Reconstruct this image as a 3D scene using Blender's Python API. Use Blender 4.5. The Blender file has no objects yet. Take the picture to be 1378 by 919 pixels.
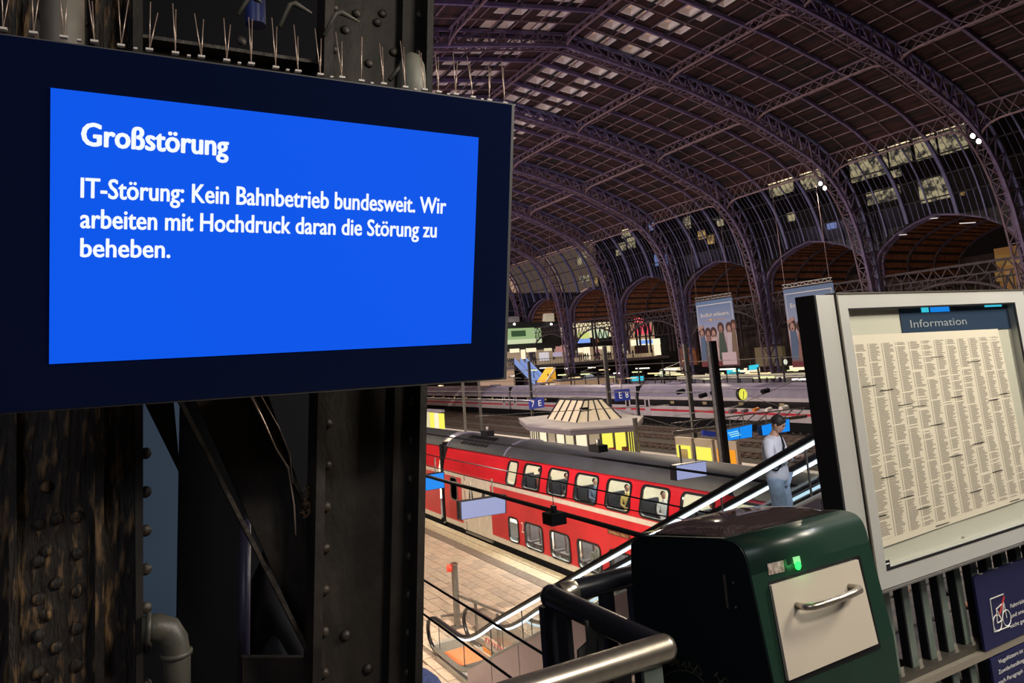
import bpy, bmesh, math, random
from mathutils import Vector, Matrix
random.seed(7)
SC = bpy.context.scene
COL = SC.collection
V = Vector
# ------------------------------------------------------------------ camera
# world: x across the tracks, y along the tracks, z up; platform top z = 0, eye z = 8
EYE = V((0, 0, 8))
F_PX, CX, CY = 939.9, 663.6, 341.0          # focal length and principal point, 1378 x 919 frame
YAW, PITCH, ROLL = 0.5000248, 0.1560885, 0.0689882
fw = V((math.sin(YAW) * math.cos(PITCH), math.cos(YAW) * math.cos(PITCH), math.sin(PITCH)))
rt = V((math.cos(YAW), -math.sin(YAW), 0))
dn = fw.cross(rt)
c_, s_ = math.cos(ROLL), math.sin(ROLL)
rt, dn = c_ * rt + s_ * dn, -s_ * rt + c_ * dn
cam = bpy.data.objects.new('camera', bpy.data.cameras.new('camera'))
COL.objects.link(cam)
cam.data.sensor_width = 36
cam.data.lens = F_PX * 36 / 1378
cam.data.shift_x = (689 - CX) / 1378
cam.data.shift_y = (CY - 459.5) / 1378
cam.data.clip_start = 0.05
cam.data.clip_end = 600
cam.matrix_world = Matrix(((rt.x, -dn.x, -fw.x, EYE.x), (rt.y, -dn.y, -fw.y, EYE.y), (rt.z, -dn.z, -fw.z, EYE.z), (0, 0, 0, 1)))
SC.camera = cam


def ray(px, py): return rt * ((px - CX) / F_PX) + dn * ((py - CY) / F_PX) + fw
def AX(px, py, x): r = ray(px, py); return EYE + r * (x / r.x)          # point seen at a pixel, on plane x
def AY(px, py, y): r = ray(px, py); return EYE + r * (y / r.y)
def AZ(px, py, z): r = ray(px, py); return EYE + r * ((z - 8) / r.z)
def AP(px, py, p0, n): r = ray(px, py); return EYE + r * ((p0 - EYE).dot(n) / r.dot(n))


# ------------------------------------------------------------------ sky, exposure, lights
world = bpy.data.worlds.new('dusk_sky')
SC.world = world
world.use_nodes = True
bg = world.node_tree.nodes['Background']
bg.inputs[0].default_value = (0.74, 0.46, 0.31, 1)
bg.inputs[1].default_value = 0.56
SC.view_settings.view_transform = 'Standard'
SC.view_settings.look = 'None'
SC.view_settings.exposure = 0.0
SC.view_settings.gamma = 1


def lamp(kind, name, loc, energy, color, aim=None, size=0.3, sy=None, spot=2.4, blend=0.6):
    l = bpy.data.lights.new(name, kind)
    l.energy = energy
    l.color = color
    o = bpy.data.objects.new(name, l)
    COL.objects.link(o)
    o.location = loc
    if kind == 'AREA':
        l.size = size
        if sy: l.shape = 'RECTANGLE'; l.size_y = sy
    else:
        l.shadow_soft_size = size
    if kind == 'SPOT': l.spot_size = spot; l.spot_blend = blend
    if aim is not None:
        o.rotation_euler = (V(aim) - V(loc)).to_track_quat('-Z', 'Y').to_euler()
    return o


WARM, WHITE, VIOLET = (1, .83, .62), (1, .95, .9), (.82, .66, 1)
for y_ in (31, 60, 90):                                  # added fill spots at the left haunch, hidden behind the big screen
    lamp('SPOT', 'hall_spot', (1.5, y_, 25), 42000, WARM, (30, y_ + 4, 0), .5, spot=2.3)
for y_ in (45.6, 74.4, 103):                             # floodlights on the right haunch
    lamp('SPOT', 'hall_spot', (64.3, y_ - 1.6, 23.6), 16000, WARM, (45, y_ - 4, 0), .35, spot=2.3)
lamp('SPOT', 'hall_spot', (64.3, 29.6, 23.6), 16000, WARM, (45, 34, 0), .35, spot=2.3)
for y_, e_ in ((22, 11000), (48, 15000), (78, 18000), (106, 14000)):   # added violet fill, hidden behind the big screen, brightening the ironwork
    lamp('SPOT', 'roof_fill_uplight', (.3 * y_, y_, 10.5), e_ * .47, VIOLET, (48, y_ + 6, 31), .5, spot=2.7)
lamp('AREA', 'platform_fill', (8.5, 17, 6.1), 900, WARM, (11, 27, 0), .5, 1.6)  # added area light brightening the near platform, no fitting there
lamp('AREA', 'notice_case_fill', (2.6, -1.6, 10.2), 110, (1, .9, .76), (2.4, 2, 7.2), 1.2, .5)  # added light behind the camera, brightening the notice case and bin
lamp('AREA', 'notice_case_fill', (4.6, .1, 9.6), 120, (1, .9, .74), (2.9, 2, 7.5), .5, .9)  # second added light, out of view, brightening the notice case
lamp('AREA', 'escalator_fill', (7, 1, 10.5), 420, (.92, .93, 1), (8.6, 7.6, 6.2), .8, .8)  # added out-of-view light brightening the person on the escalator
lamp('AREA', 'column_fill', (-3.2, -3.5, 10.6), 60, (.85, .9, 1), (.6, 2, 8.0), 2.0, 1.0)  # added cool light behind the camera, brightening the iron column


lamp('POINT', 'ledge_fill', (6.6, 4.7, 7.1), 13, WARM, size=.15)  # added light hidden by the notice case, brightening the ledge


# ------------------------------------------------------------------ materials
MATS = {}


def mat(name, col, rough=.5, metal=0, emit=None, estr=0, noise=0, scale=8, col2=None, bump=0, spec=.5, detail=6, stretch=None, alpha=None, coat=0, thr=None):
    if name in MATS: return MATS[name]
    m = bpy.data.materials.new(name)
    MATS[name] = m
    m.use_nodes = True
    nt = m.node_tree
    b = nt.nodes['Principled BSDF']
    b.inputs['Base Color'].default_value = (*col, 1)
    b.inputs['Roughness'].default_value = rough
    b.inputs['Metallic'].default_value = metal
    b.inputs['Specular IOR Level'].default_value = spec
    b.inputs['Coat Weight'].default_value = coat
    if emit:
        b.inputs['Emission Color'].default_value = (*emit, 1)
        b.inputs['Emission Strength'].default_value = estr
    tc = nt.nodes.new('ShaderNodeTexCoord')
    geo = nt.nodes.new('ShaderNodeNewGeometry')
    mp = nt.nodes.new('ShaderNodeMapping')
    nt.links.new(geo.outputs['Position'], mp.inputs[0])
    if stretch: mp.inputs['Scale'].default_value = stretch
    n = nt.nodes.new('ShaderNodeTexNoise')
    n.inputs['Scale'].default_value = scale
    n.inputs['Detail'].default_value = detail
    nt.links.new(mp.outputs[0], n.inputs['Vector'])
    if col2 or noise:
        r = nt.nodes.new('ShaderNodeValToRGB')
        c2 = col2 or tuple(max(0, c * (1 - noise)) for c in col)
        lo, hi = thr or (.35, .65)
        r.color_ramp.elements[0].position = lo
        r.color_ramp.elements[1].position = hi
        r.color_ramp.elements[0].color = (*c2, 1)
        r.color_ramp.elements[1].color = (*col, 1)
        nt.links.new(n.outputs[0], r.inputs[0])
        nt.links.new(r.outputs[0], b.inputs['Base Color'])
    if bump:
        bp = nt.nodes.new('ShaderNodeBump')
        bp.inputs['Strength'].default_value = bump
        bp.inputs['Distance'].default_value = .02
        nt.links.new(n.outputs[0], bp.inputs['Height'])
        nt.links.new(bp.outputs[0], b.inputs['Normal'])
    return m


def glass(name, tint=(.8, .85, .9), clear=.85, rough=.03):
    if name in MATS: return MATS[name]
    m = bpy.data.materials.new(name)
    MATS[name] = m
    m.use_nodes = True
    nt = m.node_tree
    nt.nodes.clear()
    o = nt.nodes.new('ShaderNodeOutputMaterial')
    t = nt.nodes.new('ShaderNodeBsdfTransparent')
    g = nt.nodes.new('ShaderNodeBsdfGlossy')
    x = nt.nodes.new('ShaderNodeMixShader')
    t.inputs[0].default_value = (*tint, 1)
    g.inputs['Roughness'].default_value = rough
    f = nt.nodes.new('ShaderNodeLayerWeight')
    f.inputs[0].default_value = .5
    pw = nt.nodes.new('ShaderNodeMath')
    pw.operation = 'POWER'
    pw.inputs[1].default_value = 4
    mm = nt.nodes.new('ShaderNodeMath')
    mm.operation = 'MULTIPLY_ADD'
    mm.inputs[1].default_value = .7
    mm.inputs[2].default_value = 1 - clear
    mm.use_clamp = True
    nt.links.new(f.outputs['Facing'], pw.inputs[0])
    nt.links.new(pw.outputs[0], mm.inputs[0])
    nt.links.new(mm.outputs[0], x.inputs[0])
    nt.links.new(t.outputs[0], x.inputs[1])
    nt.links.new(g.outputs[0], x.inputs[2])
    nt.links.new(x.outputs[0], o.inputs[0])
    return m


def mottled(name, c1, c2, s):
    m = emis(name, c1, s)
    nt = m.node_tree
    b = nt.nodes['Principled BSDF']
    g = nt.nodes.new('ShaderNodeNewGeometry')
    n = nt.nodes.new('ShaderNodeTexNoise')
    n.inputs['Scale'].default_value = .9
    n.inputs['Detail'].default_value = 6
    n.inputs['Roughness'].default_value = .7
    r = nt.nodes.new('ShaderNodeValToRGB')
    r.color_ramp.elements[0].position = .42
    r.color_ramp.elements[1].position = .56
    r.color_ramp.elements[0].color = (*c2, 1)
    r.color_ramp.elements[1].color = (*c1, 1)
    nt.links.new(g.outputs['Position'], n.inputs['Vector'])
    nt.links.new(n.outputs[0], r.inputs[0])
    nt.links.new(r.outputs[0], b.inputs['Emission Color'])
    return m


def emis(name, col, s): return mat(name, (0.01, .01, .01), .9, emit=col, estr=s, spec=0)


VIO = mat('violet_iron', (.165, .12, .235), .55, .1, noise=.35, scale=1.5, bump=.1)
VIO2 = mat('brownish_iron', (.19, .125, .17), .6, .1, noise=.35, scale=2)
BLUEI = mat('bluish_iron', (.13, .13, .27), .55, .1, noise=.3, scale=1.5)
GIRD = mat('girder_paint', (.26, .17, .19), .6, .1, noise=.3, scale=2)
DECK = mat('roof_boards', (.048, .015, .011), .85, noise=0, scale=1.2, col2=(.009, .006, .008), stretch=(2.6, .12, .5), thr=(.42, .58))
SLATM = mat('soffit_boards', (.30, .11, .05), .8, noise=.5, scale=2)
DARKIRON = mat('dark_iron', (.07, .05, .065), .6, .1, noise=.3, scale=2)  # darker iron for the low girders and rear arches
DARK = mat('soot_dark', (.02, .018, .022), .8, noise=.5, scale=1)
DWALL = mat('dark_brick', (.06, .04, .035), .9, noise=.6, scale=.8)
BLACK = mat('black_paint', (.008, .008, .01), .35)
BLACKM = mat('black_matt', (.010, .010, .012), .8, spec=.08)
RAILBLACK = mat('black_railing', (.012, .013, .018), .28, spec=.6)
STEEL = mat('brushed_steel', (.52, .47, .40), .28, .9, noise=.15, scale=40)
STEELD = mat('dull_steel', (.30, .29, .28), .45, .8, noise=.3, scale=6)
ALU = mat('anodised_aluminium', (.52, .52, .50), .38, .35, noise=.06, scale=3)
RED = mat('train_red', (.62, .018, .03), .3, noise=.25, scale=.7, spec=.6)
CREAM = mat('train_cream', (.66, .60, .52), .4, noise=.12, scale=3)
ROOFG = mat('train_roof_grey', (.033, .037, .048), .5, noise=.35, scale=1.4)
ROOFL = mat('dusty_skylit_crown', (.26, .25, .33), .7, noise=.35, scale=2)  # roof dirt with the sky's light painted in as pale lavender
TWHITE = mat('train_white', (.56, .52, .56), .3, noise=.12, scale=1)
TGREY = mat('train_grey_roof', (.27, .25, .36), .45, noise=.2, scale=.8)
TSTRIPE = mat('train_red_stripe', (.55, .03, .06), .35)
DWIN = mat('dark_train_window', (.01, .01, .015), .1)
PLAT = mat('platform_slab', (.50, .42, .34), .75, noise=.2, scale=3)
TILES = [mat('paving_' + n, c, .7, noise=.22, scale=5, bump=.15) for n, c in (('pink', (.56, .43, .35)), ('sand', (.52, .42, .34)), ('pale', (.60, .48, .39)), ('grey', (.47, .38, .32)))]
BAND = mat('dark_paving', (.22, .17, .14), .75, noise=.3, scale=6)
EDGE = mat('yellow_grey_edge', (.58, .50, .36), .7, noise=.25, scale=5)
BALLAST = mat('ballast', (.075, .06, .055), .95, noise=.7, scale=9, bump=.6)
RUSTRAIL = mat('rail_steel', (.16, .11, .10), .4, .6)
SLEEP = mat('sleeper', (.11, .09, .08), .9, noise=.4, scale=4)
RUST = mat('rusty_column', (.030, .024, .020), .6, noise=0, scale=9, col2=(.012, .010, .009), bump=.7, stretch=(1, 1, .5), spec=.3)
RUSTY = mat('streaked_rust', (.27, .16, .075), .65, noise=0, detail=12, scale=30, col2=(.018, .013, .011), bump=1, stretch=(1.6, 1.6, .34), thr=(.52, .72))
RIVET = mat('rivet_iron', (.05, .038, .030), .5, noise=0, scale=24, col2=(.02, .015, .012), bump=.5)
SPIKE = mat('spike_wire', (.55, .42, .36), .35, .6)
PIPE = mat('pipe_grey', (.085, .08, .065), .45, noise=.4, scale=14, bump=.2)
PANE = mat('window_blue_grey', (.03, .05, .08), .4, emit=(.10, .17, .27), estr=.11)
BEZEL = mat('screen_bezel', (.004, .008, .034), .1, spec=.1)
FRAMEG = mat('device_side', (.13, .13, .14), .4, .5)
BLUE = emis('display_blue', (.0, .092, .82), 1.0)
WTEXT = emis('display_white', (.86, .92, 1), 1.05)
DISPB = emis('train_display_blue', (.01, .27, .92), .95)
DISPC = emis('train_display_cyan', (.05, .62, .80), 1.0)
DISPT = emis('display_pale_text', (.45, .95, .85), 1.0)
PANELW = emis('glowing_display_back', (.42, .46, .78), .75)  # backs of displays; the light on them is put in as glow
YEL = emis('lit_yellow_poster', (1, .92, .12), 1.0)
ORA = emis('lit_orange_poster', (1, .36, .02), .95)
CRE = emis('lit_cream_glass', (1, .86, .52), .8)
SHOP = emis('lit_shop', (1, .84, .58), 1.1)
LED = emis('led_strip', (.78, .90, 1), 2.2)
LEDC = emis('led_strip_far', (.62, .84, 1), 1.3)
LAMPW = emis('lamp_white', (1, .93, .8), 5)
GREENL = emis('green_led', (.03, 1, .12), 2.2)
CLOCKY = emis('clock_yellow', (.95, .92, .12), .9)
CLOCKW = emis('clock_white', (.9, .95, .75), .9)
GREENB = emis('green_billboard', (.45, .62, .30), .7)
LIMEB = emis('lime_billboard', (.75, .85, .25), .8)
PINKB = emis('red_billboard', (.95, .10, .16), .9)
BLUEB = emis('blue_shop_sign', (.25, .42, .95), .9)
OWIN = mottled('warm_office_window', (1, .58, .22), (.1, .05, .02), 1.9)
CGLOW = mottled('cream_glow', (1, .78, .46), (.06, .05, .05), 1.6)  # mottled glow put in for cream patches showing in the side glazing
BWIN = emis('blue_office_window', (.35, .45, 1), 1.5)
TRAINL = emis('train_ceiling_light', (1, .93, .78), 26.0)
GLASS = glass('clear_glass')
TGLASS = glass('train_glass', (.72, .80, .82), .86)
HGLASS = glass('sooty_hall_glass', (.22, .24, .24), .985, .25)
BGLASS = glass('balustrade_glass', (.86, .90, .9), .93)
CASEG = glass('case_glass', (.93, .95, .95), .965, .02)
SKYG = glass('skylight_glass', (.85, .8, .78), .95)
WHITEP = mat('white_paint', (.75, .72, .68), .5)
SIGNB = mat('sign_blue', (.02, .03, .22), .4, emit=(.02, .04, .25), estr=.35)
SIGNN = mat('navy_notice', (.010, .011, .055), .4, spec=.3)
SIGNW = mat('sign_white_print', (.8, .8, .8), .5, emit=(.8, .8, .8), estr=.3)
PRINTW = mat('white_print', (.75, .75, .72), .5)
PRINTR = mat('red_print', (.6, .05, .05), .5)
CLAD = mat('satin_cladding', (.50, .44, .54), .28, .75, noise=.08, scale=2)  # violet tint painted in for reflected screen and LED light
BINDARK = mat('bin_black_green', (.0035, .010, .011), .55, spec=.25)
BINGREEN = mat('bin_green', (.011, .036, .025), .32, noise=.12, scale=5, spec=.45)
BINPLATE = mat('bin_cream_door', (.56, .50, .42), .45, noise=.06, scale=3)
FENCEG = mat('fence_green_grey', (.15, .19, .165), .4, .2, noise=.25, scale=12)
SKIN = mat('skin', (.50, .29, .21), .55)
HAIR = mat('dark_hair', (.018, .013, .012), .6)
SHIRT = mat('white_cotton', (.66, .66, .74), .85, noise=.1, scale=9)
JEANS = mat('light_denim', (.36, .46, .62), .85, noise=.2, scale=14)
DENIM = mat('blue_denim', (.07, .10, .26), .9, noise=.35, scale=60)
SEATM = mat('seat_fabric', (.018, .02, .03), .8)
INTW = mat('train_interior', (.62, .58, .46), .6)

# ------------------------------------------------------------------ builders
WM = {}


def put(o, parent, M):
    COL.objects.link(o) if o.name not in COL.objects else None
    if parent is not None:
        o.parent = parent
        o.matrix_local = WM[parent.name].inverted() @ M
    else:
        o.matrix_basis = M
    WM[o.name] = M
    return o


I4 = Matrix.Identity(4)


def tag(o, label=None, cat=None, group=None, kind=None):
    if label: o['label'] = label
    if cat: o['category'] = cat
    if group: o['group'] = group
    if kind: o['kind'] = kind
    return o


def thing(name, label, cat, loc=(0, 0, 0), group=None, kind=None, rz=0):
    o = bpy.data.objects.new(name, None)
    o.empty_display_size = .2
    put(o, None, Matrix.Translation(loc) @ Matrix.Rotation(rz, 4, 'Z'))
    return tag(o, label, cat, group, kind)


def obj(name, verts, faces, m, parent=None, smooth=False, M=I4, mi=None):
    me = bpy.data.meshes.new(name)
    me.from_pydata([tuple(v) for v in verts], [], faces)
    for mm in (m if isinstance(m, (list, tuple)) else [m]): me.materials.append(mm)
    if mi: me.polygons.foreach_set('material_index', mi)
    if smooth: me.polygons.foreach_set('use_smooth', [True] * len(me.polygons))
    me.update()
    return put(bpy.data.objects.new(name, me), parent, M)


UB = {}
CUBE_V = [(x, y, z) for x in (-.5, .5) for y in (-.5, .5) for z in (-.5, .5)]
CUBE_F = [(0, 1, 3, 2), (4, 6, 7, 5), (0, 4, 5, 1), (2, 3, 7, 6), (0, 2, 6, 4), (1, 5, 7, 3)]


def ubox(m):
    if m.name not in UB:
        me = bpy.data.meshes.new('block_' + m.name)
        me.from_pydata(CUBE_V, [], CUBE_F)
        me.materials.append(m)
        UB[m.name] = me
    return UB[m.name]


def box(name, c, s, m, parent=None, rz=0, R=None):
    M = Matrix.Translation(c) @ (R or Matrix.Rotation(rz, 4, 'Z')) @ Matrix.Diagonal((s[0], s[1], s[2], 1))
    return put(bpy.data.objects.new(name, ubox(m)), parent, M)


def box2(name, a, b, m, parent=None):
    a, b = V(a), V(b)
    return box(name, (a + b) / 2, [max(1e-4, abs(b[i] - a[i])) for i in range(3)], m, parent)


def frame_mat(p, q, up=None):
    p, q = V(p), V(q)
    z = (q - p)
    L = z.length
    z = z.normalized()
    u = V(up) if up else (V((0, 0, 1)) if abs(z.z) < .95 else V((0, 1, 0)))
    x = u.cross(z).normalized()
    y = z.cross(x)
    M = Matrix((x, y, z)).transposed().to_4x4()
    M.translation = (p + q) / 2
    return M, L


def bar(name, p, q, w, h, m, parent=None, up=None):
    M, L = frame_mat(p, q, up)
    return put(bpy.data.objects.new(name, ubox(m)), parent, M @ Matrix.Diagonal((w, h, L, 1)))


CY_ = {}


def cyl(name, p, q, r, m, parent=None, n=16, r2=None):
    k = (m.name, n, r2)
    if k not in CY_:
        vs = []
        for z, s in ((-.5, 1), (.5, (r2 / r) if r2 else 1)):
            for i in range(n): vs.append((s * math.cos(2 * math.pi * i / n), s * math.sin(2 * math.pi * i / n), z))
        fs = [(i, (i + 1) % n, n + (i + 1) % n, n + i) for i in range(n)] + [tuple(range(n))[::-1], tuple(range(n, 2 * n))]
        me = bpy.data.meshes.new('round_' + m.name)
        me.from_pydata(vs, [], fs)
        me.materials.append(m)
        me.polygons.foreach_set('use_smooth', [True] * n + [False] * 2)
        CY_[k] = me
    M, L = frame_mat(p, q)
    return put(bpy.data.objects.new(name, CY_[k]), parent, M @ Matrix.Diagonal((r, r, L, 1)))


class MB:
    def __init__(s): s.v, s.f = [], []

    def add(s, vs, fs):
        n = len(s.v)
        s.v += [V(v) for v in vs]
        s.f += [tuple(i + n for i in f) for f in fs]
        return s

    def box(s, a, b):
        a, b = V(a), V(b)
        c, d = (a + b) / 2, b - a
        return s.add([(c.x + x * d.x, c.y + y * d.y, c.z + z * d.z) for x, y, z in CUBE_V], CUBE_F)

    def bar(s, p, q, w, h, up=None):
        M, L = frame_mat(p, q, up)
        M = M @ Matrix.Diagonal((w, h, L, 1))
        return s.add([M @ V(v) for v in CUBE_V], CUBE_F)

    def tube(s, pts, r, n=8, closed=False):
        pts = [V(p) for p in pts]
        rings = []
        up = None
        for i, p in enumerate(pts):
            if closed: d = pts[(i + 1) % len(pts)] - pts[i - 1]
            else: d = pts[min(i + 1, len(pts) - 1)] - pts[max(i - 1, 0)]
            d = d.normalized()
            if up is None: up = V((0, 0, 1)) if abs(d.z) < .9 else V((1, 0, 0))
            x = up.cross(d).normalized()
            y = d.cross(x).normalized()
            up = y
            rr = r[i] if isinstance(r, (list, tuple)) else r
            rings.append([p + (x * math.cos(2 * math.pi * k / n) + y * math.sin(2 * math.pi * k / n)) * rr for k in range(n)])
        vs = [v for g in rings for v in g]
        m_ = len(pts)
        fs = []
        for i in range(m_ if closed else m_ - 1):
            a, b = i * n, ((i + 1) % m_) * n
            for k in range(n): fs.append((a + k, a + (k + 1) % n, b + (k + 1) % n, b + k))
        if not closed: fs += [tuple(range(n))[::-1], tuple(range((m_ - 1) * n, m_ * n))]
        return s.add(vs, fs)

    def sweep(s, pts, prof):
        """pts: list of (origin, axis_a, axis_b); prof: closed 2D outline"""
        n = len(prof)
        vs = [o + a * u + b * w for o, a, b in pts for u, w in prof]
        fs = []
        for i in range(len(pts) - 1):
            for k in range(n): fs.append((i * n + k, i * n + (k + 1) % n, (i + 1) * n + (k + 1) % n, (i + 1) * n + k))
        fs += [tuple(range(n))[::-1], tuple(range((len(pts) - 1) * n, len(pts) * n))]
        return s.add(vs, fs)

    def out(s, name, m, parent=None, smooth=False, kind=None):
        return tag(obj(name, s.v, s.f, m, parent, smooth), kind=kind)


def tube(name, pts, r, m, parent=None, n=8, closed=False): return MB().tube(pts, r, n, closed).out(name, m, parent, True)


def prism(name, outline, y0, y1, m, parent=None, axis='y', smooth=False):
    """outline in the plane across `axis`, extruded from y0 to y1"""
    n = len(outline)

    def P(u, w, t): return (u, t, w) if axis == 'y' else ((t, u, w) if axis == 'x' else (u, w, t))
    vs = [P(u, w, t) for t in (y0, y1) for u, w in outline]
    fs = [(i, (i + 1) % n, n + (i + 1) % n, n + i) for i in range(n)] + [tuple(range(n))[::-1], tuple(range(n, 2 * n))]
    o = obj(name, vs, fs, m, parent)
    if smooth: o.data.polygons.foreach_set('use_smooth', [True] * n + [False] * 2)
    return o


def quad(name, pts, th, m, parent=None):
    """a slab: four corner points given a thickness along its normal (away from the viewer)"""
    p = [V(x) for x in pts]
    n = (p[1] - p[0]).cross(p[3] - p[0]).normalized()
    if n.dot(p[0] - EYE) < 0: n = -n
    vs = p + [x + n * th for x in p]
    return obj(name, vs, [(0, 1, 2, 3), (7, 6, 5, 4), (0, 4, 5, 1), (1, 5, 6, 2), (2, 6, 7, 3), (3, 7, 4, 0)], m, parent)


def copy_tree(o, M, parent=None, label=None, top=None):
    c = o.copy()
    COL.objects.link(c)
    if parent is None:
        c.matrix_basis = M @ WM[o.name]
    else:
        c.parent = parent
    WM[c.name] = M @ WM[o.name]
    for ch in list(o.children): copy_tree(ch, M, c)
    if label: c['label'] = label
    return c


def text(name, s, lo, right, up, width, cap, m, parent=None, bold=0, heavy=0):
    cu = bpy.data.curves.new('t', 'FONT')
    cu.body = s
    cu.offset = bold
    cu.resolution_u = 3
    o = bpy.data.objects.new('t', cu)
    COL.objects.link(o)
    dg = bpy.context.evaluated_depsgraph_get()
    me = bpy.data.meshes.new_from_object(o.evaluated_get(dg))
    bpy.data.objects.remove(o)
    xs = [v.co.x for v in me.vertices]
    ys = [v.co.y for v in me.vertices]
    x0, x1, yt = min(xs), max(xs), max(ys)
    sx, sy = width / (x1 - x0), cap / yt
    right, up = V(right).normalized(), V(up).normalized()
    lo = V(lo)
    for v in me.vertices:
        v.co = lo + right * ((v.co.x - x0) * sx) + up * (v.co.y * sy)
    if heavy:
        vs = [v.co.copy() for v in me.vertices]
        fs = [tuple(p.vertices) for p in me.polygons]
        V2, F2 = [], []
        h = heavy * sy
        for dx, dy in ((0, 0), (h, 0), (-h, 0), (0, h * .6), (0, -h * .6), (h * .7, h * .5), (-h * .7, h * .5), (h * .7, -h * .5), (-h * .7, -h * .5)):
            n0 = len(V2)
            V2 += [v + right * dx + up * dy for v in vs]
            F2 += [tuple(i + n0 for i in f) for f in fs]
        me = bpy.data.meshes.new(name)
        me.from_pydata(V2, [], F2)
    me.materials.clear()
    me.materials.append(m)
    me.name = name
    return put(bpy.data.objects.new(name, me), parent, I4)


def skin_mesh(nodes, edges, sub=2):
    """nodes: (pos, radius)"""
    me = bpy.data.meshes.new('figure')
    me.from_pydata([tuple(p) for p, r in nodes], edges, [])
    o = bpy.data.objects.new('figure', me)
    COL.objects.link(o)
    md = o.modifiers.new('s', 'SKIN')
    for i, (p, r) in enumerate(nodes):
        sv = me.skin_vertices[0].data[i]
        sv.radius = (r, r) if not isinstance(r, tuple) else r
        sv.use_root = (i == 0)
    ss = o.modifiers.new('u', 'SUBSURF')
    ss.levels = sub
    dg = bpy.context.evaluated_depsgraph_get()
    out = bpy.data.meshes.new_from_object(o.evaluated_get(dg))
    bpy.data.objects.remove(o)
    return out


def fig(name, nodes, edges, m, parent, sub=2, M=None):
    me = skin_mesh(nodes, edges, sub)
    me.materials.clear()
    me.materials.append(m)
    me.polygons.foreach_set('use_smooth', [True] * len(me.polygons))
    return put(bpy.data.objects.new(name, me), parent, M or I4)


def ellipsoid(name, c, r, m, parent, M=I4, seg=14, cut=None):
    bm = bmesh.new()
    bmesh.ops.create_uvsphere(bm, u_segments=seg, v_segments=max(6, seg // 2 + 2), radius=1)
    for v in bm.verts: v.co = V((v.co.x * r[0], v.co.y * r[1], v.co.z * r[2]))
    if cut is not None:
        for v in bm.verts:
            if v.co.z < cut: v.co.z = cut
    me = bpy.data.meshes.new(name)
    bm.to_mesh(me)
    bm.free()
    me.materials.append(m)
    me.polygons.foreach_set('use_smooth', [True] * len(me.polygons))
    return put(bpy.data.objects.new(name, me), parent, M @ Matrix.Translation(c))


# ================================================================== HALL
BAY, Y0 = 14.4, 31.2
INNER = [(33, 33.9), (37.8, 33.2), (42.5, 32.4), (46.3, 31.7), (50, 30.8), (54.7, 29.5), (59.3, 27.7), (62.4, 26.4), (64.6, 24.9), (66.4, 23), (67.5, 21), (68.3, 18.6), (68.75, 15.8), (69.1, 13), (69.35, 9), (69.5, 4), (69.6, -.9)]


def resample(pts, n):
    pts = [V((p[0], 0, p[1])) for p in pts]
    d = [0]
    for a, b in zip(pts, pts[1:]): d.append(d[-1] + (b - a).length)
    out = []
    for i in range(n):
        t = d[-1] * i / (n - 1)
        j = max(k for k in range(len(d)) if d[k] <= t + 1e-9)
        j = min(j, len(pts) - 2)
        f = (t - d[j]) / (d[j + 1] - d[j])
        p0, p1, p2, p3 = pts[max(j - 1, 0)], pts[j], pts[j + 1], pts[min(j + 2, len(pts) - 1)]
        out.append(.5 * ((2 * p1) + (p2 - p0) * f + (2 * p0 - 5 * p1 + 4 * p2 - p3) * f * f + (3 * p1 - p0 - 3 * p2 + p3) * f ** 3))
    return out


NS = 42
PIN = resample(INNER, NS)
NRM = []
for i in range(NS):
    t = (PIN[min(i + 1, NS - 1)] - PIN[max(i - 1, 0)]).normalized()
    NRM.append(V((-t.z, 0, t.x)))
NRM[0] = V((0, 0, 1))


def depth(i):
    z = PIN[i].z
    x = PIN[i].x
    if z > 24: return 1.05 + 1.25 * max(0, (x - 33) / 32) ** 1.6
    return 1.25 + (2.2 - 1.25) * max(0, min(1, (z - 12) / 12))


POUT = [PIN[i] + NRM[i] * depth(i) for i in range(NS)]


def mir(p): return V((66 - p.x, p.y, p.z))
def aty(p, y): return V((p.x, y, p.z))


def outer_at(x):                                          # height of the outer line over x
    for a, b in zip(POUT, POUT[1:]):
        if a.x <= x <= b.x: return a.z + (b.z - a.z) * (x - a.x) / (b.x - a.x + 1e-9)
    return POUT[-1].z


EAVE = min(range(NS), key=lambda i: abs(POUT[i].z - 26.6) + (0 if POUT[i].x > 60 else 99))
GBOT = min(range(NS), key=lambda i: abs(POUT[i].z - 17.2) + (0 if POUT[i].x > 60 else 99))


def chord(parent, name, line, y, w, h, m, left=False):
    pts = []
    for i in range(len(line)):
        t = (line[min(i + 1, len(line) - 1)] - line[max(i - 1, 0)]).normalized()
        n = V((-t.z, 0, t.x))
        pts.append((aty(line[i], y), n, V((0, 1, 0))))
    return MB().sweep(pts, [(-h / 2, -w / 2), (h / 2, -w / 2), (h / 2, w / 2), (-h / 2, w / 2)]).out(name, m, parent)


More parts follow.
